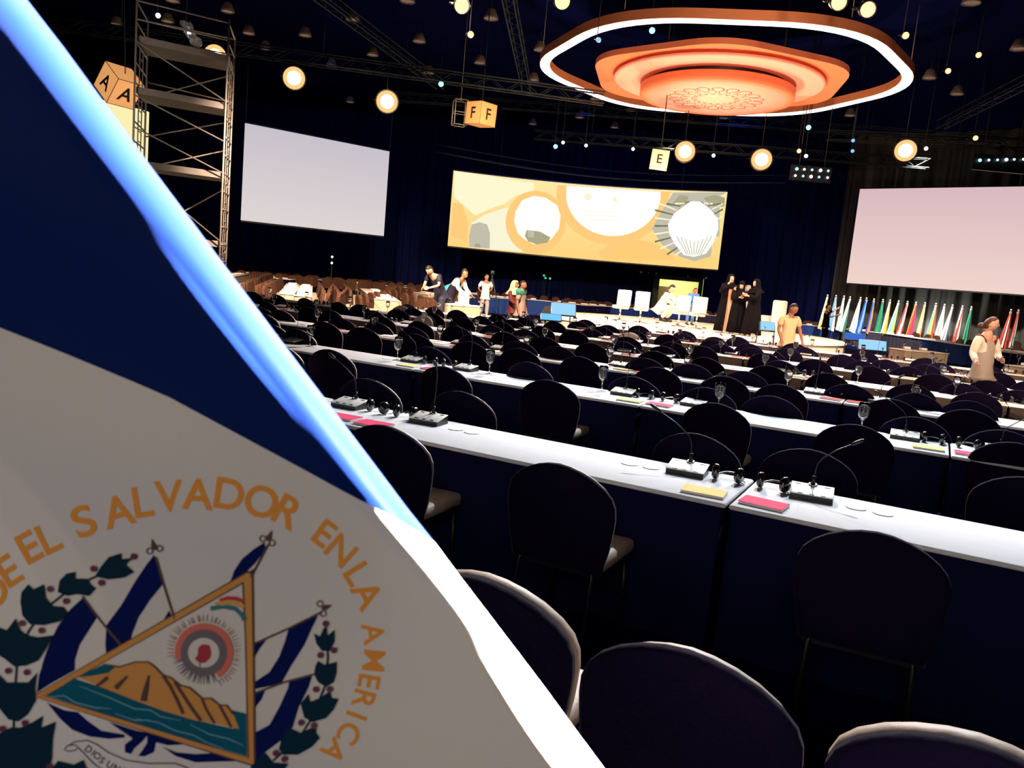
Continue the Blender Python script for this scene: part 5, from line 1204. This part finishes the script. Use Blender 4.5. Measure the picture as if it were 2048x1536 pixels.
    for kind, m in wear:
        if kind in ('shirt', 'jersey', 'longshirt', 'vest', 'cardigan'):
            sl = {'shirt': .75, 'jersey': .85, 'longshirt': 1.85, 'vest': .12, 'cardigan': 1.8}[kind]
            Q = {'pelvis': (J['pelvis'] - (J['belly'] - J['pelvis']).normalized() * .02, (.175, .145)), 'hem': (J['pelvis'] - (J['belly'] - J['pelvis']).normalized() * .16, (.178, .150)), 'belly': (J['belly'], (.162, .135)), 'chest': (J['chest'], (.180, .14)), 'neck': (J['neck'] - (J['neck'] - J['chest']).normalized() * .07, .075)}
            Eq = [('pelvis', 'hem'), ('pelvis', 'belly'), ('belly', 'chest'), ('chest', 'neck')]
            for sd in 'lr':
                S_, E_, W_ = J['s' + sd], J['e' + sd], J['w' + sd]; Q['s' + sd] = (S_, .078); Eq.append(('chest', 's' + sd))
                if sl <= 1: Q['u' + sd] = (S_.lerp(E_, sl), .068); Eq.append(('s' + sd, 'u' + sd))
                else: Q['e' + sd] = (E_, .058); Q['f' + sd] = (E_.lerp(W_, sl - 1), .044); Eq += [('s' + sd, 'e' + sd), ('e' + sd, 'f' + sd)]
            skinned(kind if kind != 'longshirt' else 'shirt', Q, Eq, m, o)
        if kind == 'trousers':
            Q = {'waist': (J['pelvis'] + (J['belly'] - J['pelvis']) * .25, (.150, .12)), 'pelvis': (J['pelvis'] - V(0, 0, .03), (.158, .128))}; Eq = [('waist', 'pelvis')]
            for sd in 'lr':
                Q['h' + sd] = (J['h' + sd] - V(0, 0, .05), .105); Q['k' + sd] = (J['k' + sd], .080); Q['a' + sd] = (J['a' + sd] + V(0, 0, .03), .066); Eq += [('pelvis', 'h' + sd), ('h' + sd, 'k' + sd), ('k' + sd, 'a' + sd)]
            skinned('trousers', Q, Eq, m, o)
            for sd in 'lr':
                b = MB(); a = J['a' + sd]; t = J['t' + sd]; b.tube([a + V(0, .05, -.02), a + V(0, -.02, -.015), t + V(0, -.03, 0)], [.045, .048, .034], 10); b.build('shoe', blackp, o)
        if kind in ('robe', 'openrobe'):
            b = MB(); rings = [(.10, 1.44, .75), (.20, 1.38, .6), (.215, 1.2, .62), (.20, 1.05, .68), (.23, .85, .75), (.27, .5, .85), (.32, .05, .9)]; n = 40; vs = []; fs = []
            for i, (r, z, e) in enumerate(rings):
                for k in range(n + 1):
                    a = 2 * PI * k / n - PI / 2; op = 0
                    if kind == 'openrobe': a0 = .30 + .16 * (1.44 - z); a = -PI / 2 + a0 + (2 * PI - 2 * a0) * k / n
                    rr_ = r * (1 + (.06 * math.sin(a * 9) if z < 1.1 else 0)); vs.append((rr_ * math.cos(a), rr_ * e * math.sin(a) + .01, z))
            for i in range(len(rings) - 1):
                for k in range(n): fs.append((i * (n + 1) + k, i * (n + 1) + k + 1, (i + 1) * (n + 1) + k + 1, (i + 1) * (n + 1) + k))
            b.add(vs, fs, 0, None, True); h_ = b.build('robe', m, o); sd_ = h_.modifiers.new('s', 'SOLIDIFY'); sd_.thickness = .012
            for sd in 'lr':
                b = MB(); b.tube([J['s' + sd], J['e' + sd], J['e' + sd].lerp(J['w' + sd], .8)], [.085, .078, .085], 12); b.build('sleeve', m, o)
        if kind == 'dress':
            b = MB(); b.lathe([(.10, 1.43), (.16, 1.36), (.165, 1.2), (.155, 1.05), (.18, .85), (.21, .5), (.24, .06)], 24, 0, Matrix.Scale(.75, 4, (0, 1, 0))); b.build('dress', m, o)
        if kind == 'yoke':
            b = MB(); b.tube([J['sl'] + V(-.06, 0, .02), J['chest'] + V(0, .03, .05), J['sr'] + V(.06, 0, .02)], [.085, .118, .085], 14); b.build('shoulder_panel', m, o)
    return o
yelsh = mat('pale_yellow_shirt', (.80, .50, .28), .75); beigetr = mat('sand_trousers', (.78, .52, .34), .8); whitesh = mat('white_shirt', (.80, .76, .72), .75); blackcl = mat('black_cloth', (.003, .0022, .0045), .9, spec=.1)
greensh = mat('green_jersey', (.02, .22, .16), .75); tealsh = mat('teal_shirt', (.02, .34, .34), .75); navysh = mat('navy_shirt', (.012, .012, .035), .75); greycl = mat('grey_robe', (.18, .20, .19), .8)
bluecl = mat('blue_jacket', (.02, .14, .55), .7); peachd = mat('peach_dress', (.78, .36, .24), .75); cards = mat('ivory_cardigan', (.84, .70, .56), .8); tops = mat('maroon_top', (.10, .012, .012), .7); scarf_y = mat('pale_yellow_scarf', (.72, .66, .36), .8)
armsdown = dict(face=(0, -.95, -.3), head=(0, -.05, 1.59))
person('man in pale yellow short sleeved shirt looking down at a table, right of the stage', 1585, 605, 17.0, 0, .25, dict(face=(.25, -.8, -.5), head=(.01, -.06, 1.59), wr=(.26, -.16, .90), er=(.27, .0, 1.14), wl=(-.22, -.12, .92)), [('shirt', yelsh), ('trousers', beigetr)])
person('woman in ivory cardigan with bent arms, standing among the desks at right', 1982, 633, 12.4, 0, .5, dict(face=(.55, -.8, .05), head=(.0, -.02, 1.60), el=(-.33, -.02, 1.16), wl=(-.52, -.22, 1.03), er=(.30, -.02, 1.14), wr=(.02, -.24, 1.10)), [('vest', tops), ('cardigan', cards), ('trousers', mat('dark_trousers', (.03, .02, .02), .8))], skin_l, 'bun', hairb)
phone = dict(face=(0, -1, -.05), el=(-.30, -.12, 1.22), wl=(-.12, -.22, 1.50), er=(.24, -.12, 1.16), wr=(.06, -.26, 1.30))
person('woman in open black robe over peach dress raising a hand, on the stage', 1463, 550, 22.6, .70, .15, phone, [('dress', peachd), ('openrobe', blackcl)], skin_l, 'scarf', mat('black_scarf', (.003, .0022, .0045), .9, spec=.1))
person('black robed woman looking down with clasped hands, close beside the peach dressed woman', 1484, 564, 22.4, .70, -.1, dict(face=(-.2, -.9, -.5), head=(0, -.05, 1.59), el=(-.24, -.1, 1.16), wl=(-.03, -.26, 1.22), er=(.24, -.1, 1.16), wr=(.04, -.27, 1.24)), [('dress', blackcl), ('robe', blackcl)], skin_l, 'scarf', MT['black_scarf'])
person('person in grey robe half hidden between the black robed women', 1497, 572, 24.6, .70, .4, dict(face=(.6, -.7, 0)), [('robe', greycl)], skin_m, 'scarf', mat('grey_scarf', (.10, .11, .11), .8))
person('black robed woman in profile facing left at the right end of the stage group', 1514, 560, 21.9, .70, -1.2, dict(face=(0, -1, -.1), el=(-.22, -.12, 1.18), wl=(-.10, -.30, 1.25), er=(.22, -.12, 1.16), wr=(.06, -.30, 1.22)), [('dress', blackcl), ('robe', blackcl)], skin_l, 'scarf', MT['black_scarf'])
person('man in green and white jersey walking right, left of the stage', 1046, 561, 20.8, 0, 1.25, dict(face=(0, -.95, -.2), er=(.22, -.02, 1.13), wr=(.22, -.10, .90), kl=(-.11, -.12, .50), al=(-.11, .02, .10), kr=(.11, .05, .50), ar=(.11, .22, .10), tr=(.11, .08, .035), tl=(-.11, -.15, .035)), [('jersey', mat('white_maroon_jersey', (.32, .24, .22), .75)), ('yoke', greensh), ('trousers', navysh)])
person('person in pale yellow head scarf behind the man in the green jersey', 1030, 563, 22.4, 0, .9, dict(face=(0, -1, 0), el=(-.25, -.1, 1.15), wl=(-.2, -.3, 1.05)), [('longshirt', tops), ('trousers', navysh)], skin_m, 'scarf', scarf_y)
bent = dict(H=1.60, belly=(0, -.06, 1.10), chest=(0, -.20, 1.26), neck=(0, -.32, 1.38), head=(0, -.42, 1.46), face=(0, -.6, -.8), sl=(-.18, -.25, 1.35), sr=(.18, -.25, 1.35), el=(-.26, -.30, 1.10), er=(.26, -.30, 1.10), wl=(-.10, -.48, 1.02), wr=(.10, -.48, 1.02))
person('man in dark shirt bending forward with forearms raised, by the beige tables', 884, 531, 23.8, 0, -.7, bent, [('shirt', navysh), ('trousers', navysh)], skin_l)
person('person bent double in teal shirt, behind the dark shirted man', 893, 524, 25.2, 0, 1.9, dict(H=1.45, belly=(0, -.10, 1.12), chest=(0, -.30, 1.25), neck=(0, -.47, 1.24), head=(0, -.60, 1.20), face=(0, -.3, -.95), sl=(-.18, -.38, 1.25), sr=(.18, -.38, 1.25), el=(-.2, -.45, .98), er=(.2, -.45, .98), wl=(-.15, -.5, .78), wr=(.15, -.5, .78)), [('jersey', tealsh), ('trousers', navysh)], height=1.85)
person('man in white shirt and dark waistcoat reaching down to a table', 906, 537, 24.6, 0, 1.2, dict(bent, face=(0, -.8, -.6), wl=(-.15, -.55, .92), wr=(.15, -.55, .92), head=(0, -.36, 1.50)), [('longshirt', whitesh), ('vest', navysh), ('trousers', navysh)])
person('man in white shirt standing with hands behind his back near a tripod', 974, 548, 31.0, 0, .3, dict(face=(.3, -.9, -.1), el=(-.27, .08, 1.15), wl=(-.08, .16, 1.0), er=(.27, .08, 1.15), wr=(.08, .16, 1.0)), [('shirt', whitesh), ('trousers', mat('grey_trousers', (.35, .33, .33), .8))])
person('crouching person in cream clothes on the stage', 1330, 612, 26.8, .70, .9, dict(H=1.05, pelvis=(0, .15, .42), belly=(0, .08, .55), chest=(0, -.04, .72), neck=(0, -.1, .88), head=(0, -.16, .97), face=(0, -.7, -.6), sl=(-.18, -.06, .82), sr=(.18, -.06, .82), el=(-.24, -.2, .62), er=(.24, -.2, .62), wl=(-.1, -.38, .5), wr=(.1, -.38, .5), hl=(-.1, .12, .40), hr=(.1, .12, .40), kl=(-.14, -.26, .46), kr=(.14, -.26, .46), al=(-.13, 0, .08), ar=(.13, 0, .08), tl=(-.14, -.16, .035), tr=(.14, -.16, .035)),
       [('longshirt', mat('cream_shirt', (.85, .78, .62), .75)), ('trousers', MT['cream_shirt'])], skin_l)
person('person in blue jacket and white scarf behind the white swivel chairs', 1386, 583, 25.8, .70, .2, dict(H=1.45, face=(.2, -.9, -.2), belly=(0, -.06, 1.04), chest=(0, -.12, 1.2), neck=(0, -.16, 1.33), head=(0, -.22, 1.42), sl=(-.18, -.13, 1.28), sr=(.18, -.13, 1.28), el=(-.24, -.16, 1.02), er=(.24, -.16, 1.02), wl=(-.2, -.3, .84), wr=(.2, -.3, .84)), [('longshirt', bluecl), ('trousers', mat('blue_jeans', (.05, .12, .30), .8))], skin_m, height=1.35)
person('man in black shirt reaching right to straighten a national flag', 1657, 608, 34.2, 0, .9, dict(face=(.2, -.9, 0), er=(.38, -.12, 1.45), wr=(.60, -.2, 1.58), el=(-.1, -.2, 1.2), wl=(.15, -.38, 1.32)), [('shirt', blackcl), ('trousers', blackcl)], skin_l)
# camera tripod near the man in white
p = at_y(984, 560, 32); o = thing('camera_tripod', 'tall dark camera tripod right of the man in white shirt', 'tripod', (p.x, p.y, 0)); tm = mat('dark_green_metal', (.02, .05, .05), .5)
for k in range(3):
    a = 2 * PI * k / 3 + .4; b = MB(); b.tube([(0, 0, 1.65), (.5 * math.cos(a), .5 * math.sin(a), 0)], .022, 6); b.build('leg', tm, o)
b = MB(); b.box((0, 0, 1.82), (.14, .26, .16), 0, None, .02); b.tube([(0, -.13, 1.82), (0, -.22, 1.82)], .05, 10); b.build('camera', tm, o); b = MB(); b.tube([(0, 0, 1.6), (0, 0, 1.76)], .03, 8); b.build('head', tm, o)
# green exit lights and stand microphones far away
for px, py, lab in ((1088, 551, 'pale green lit sign lamp left of two green points'), (1091, 556, 'left green exit light on the back curtain'), (1100, 557, 'right green exit light on the back curtain')):
    p = at_y(px, py, 43.6); o = thing('exit_light', lab, 'exit light', tuple(p)); b = MB(); b.box((0, 0, 0), (.10, .05, .10), 0, None, .01); b.build('lamp', emis('exit_green', (90, 230, 180), .9), o)
    b = MB(); b.tube([(0, .05, 0), (0, .05, -p.z)], .01, 5); b.build('post', trussm, o)
p = at_y(664, 526, 33.0); o = thing('stand_lamp', 'slim stand with two small white lights below the left screen', 'lamp', (p.x, p.y, 0)); b = MB(); b.tube([(0, 0, 0), (0, 0, p.z + .3)], .012, 5); b.disc((0, 0, 0), .18, 12, 0, None, .02); b.build('stand', trussm, o)
for z in (.25, 0): b = MB(); b.ball((0, -.03, p.z + z), .05, 1); b.build('bulb', gwh, o)
# prototypes that were never placed are removed
for pr in (BP, BY, BR, CONS, CONS2, CONS3, PHON, CHAIR, SW, HL, *KB.values(), *TPROT):
    if pr.get('label') == 'x':
        for c in [bpy.data.objects[k] for k in ALLK.get(pr.name, [])]: bpy.data.objects.remove(c)
        bpy.data.objects.remove(pr)
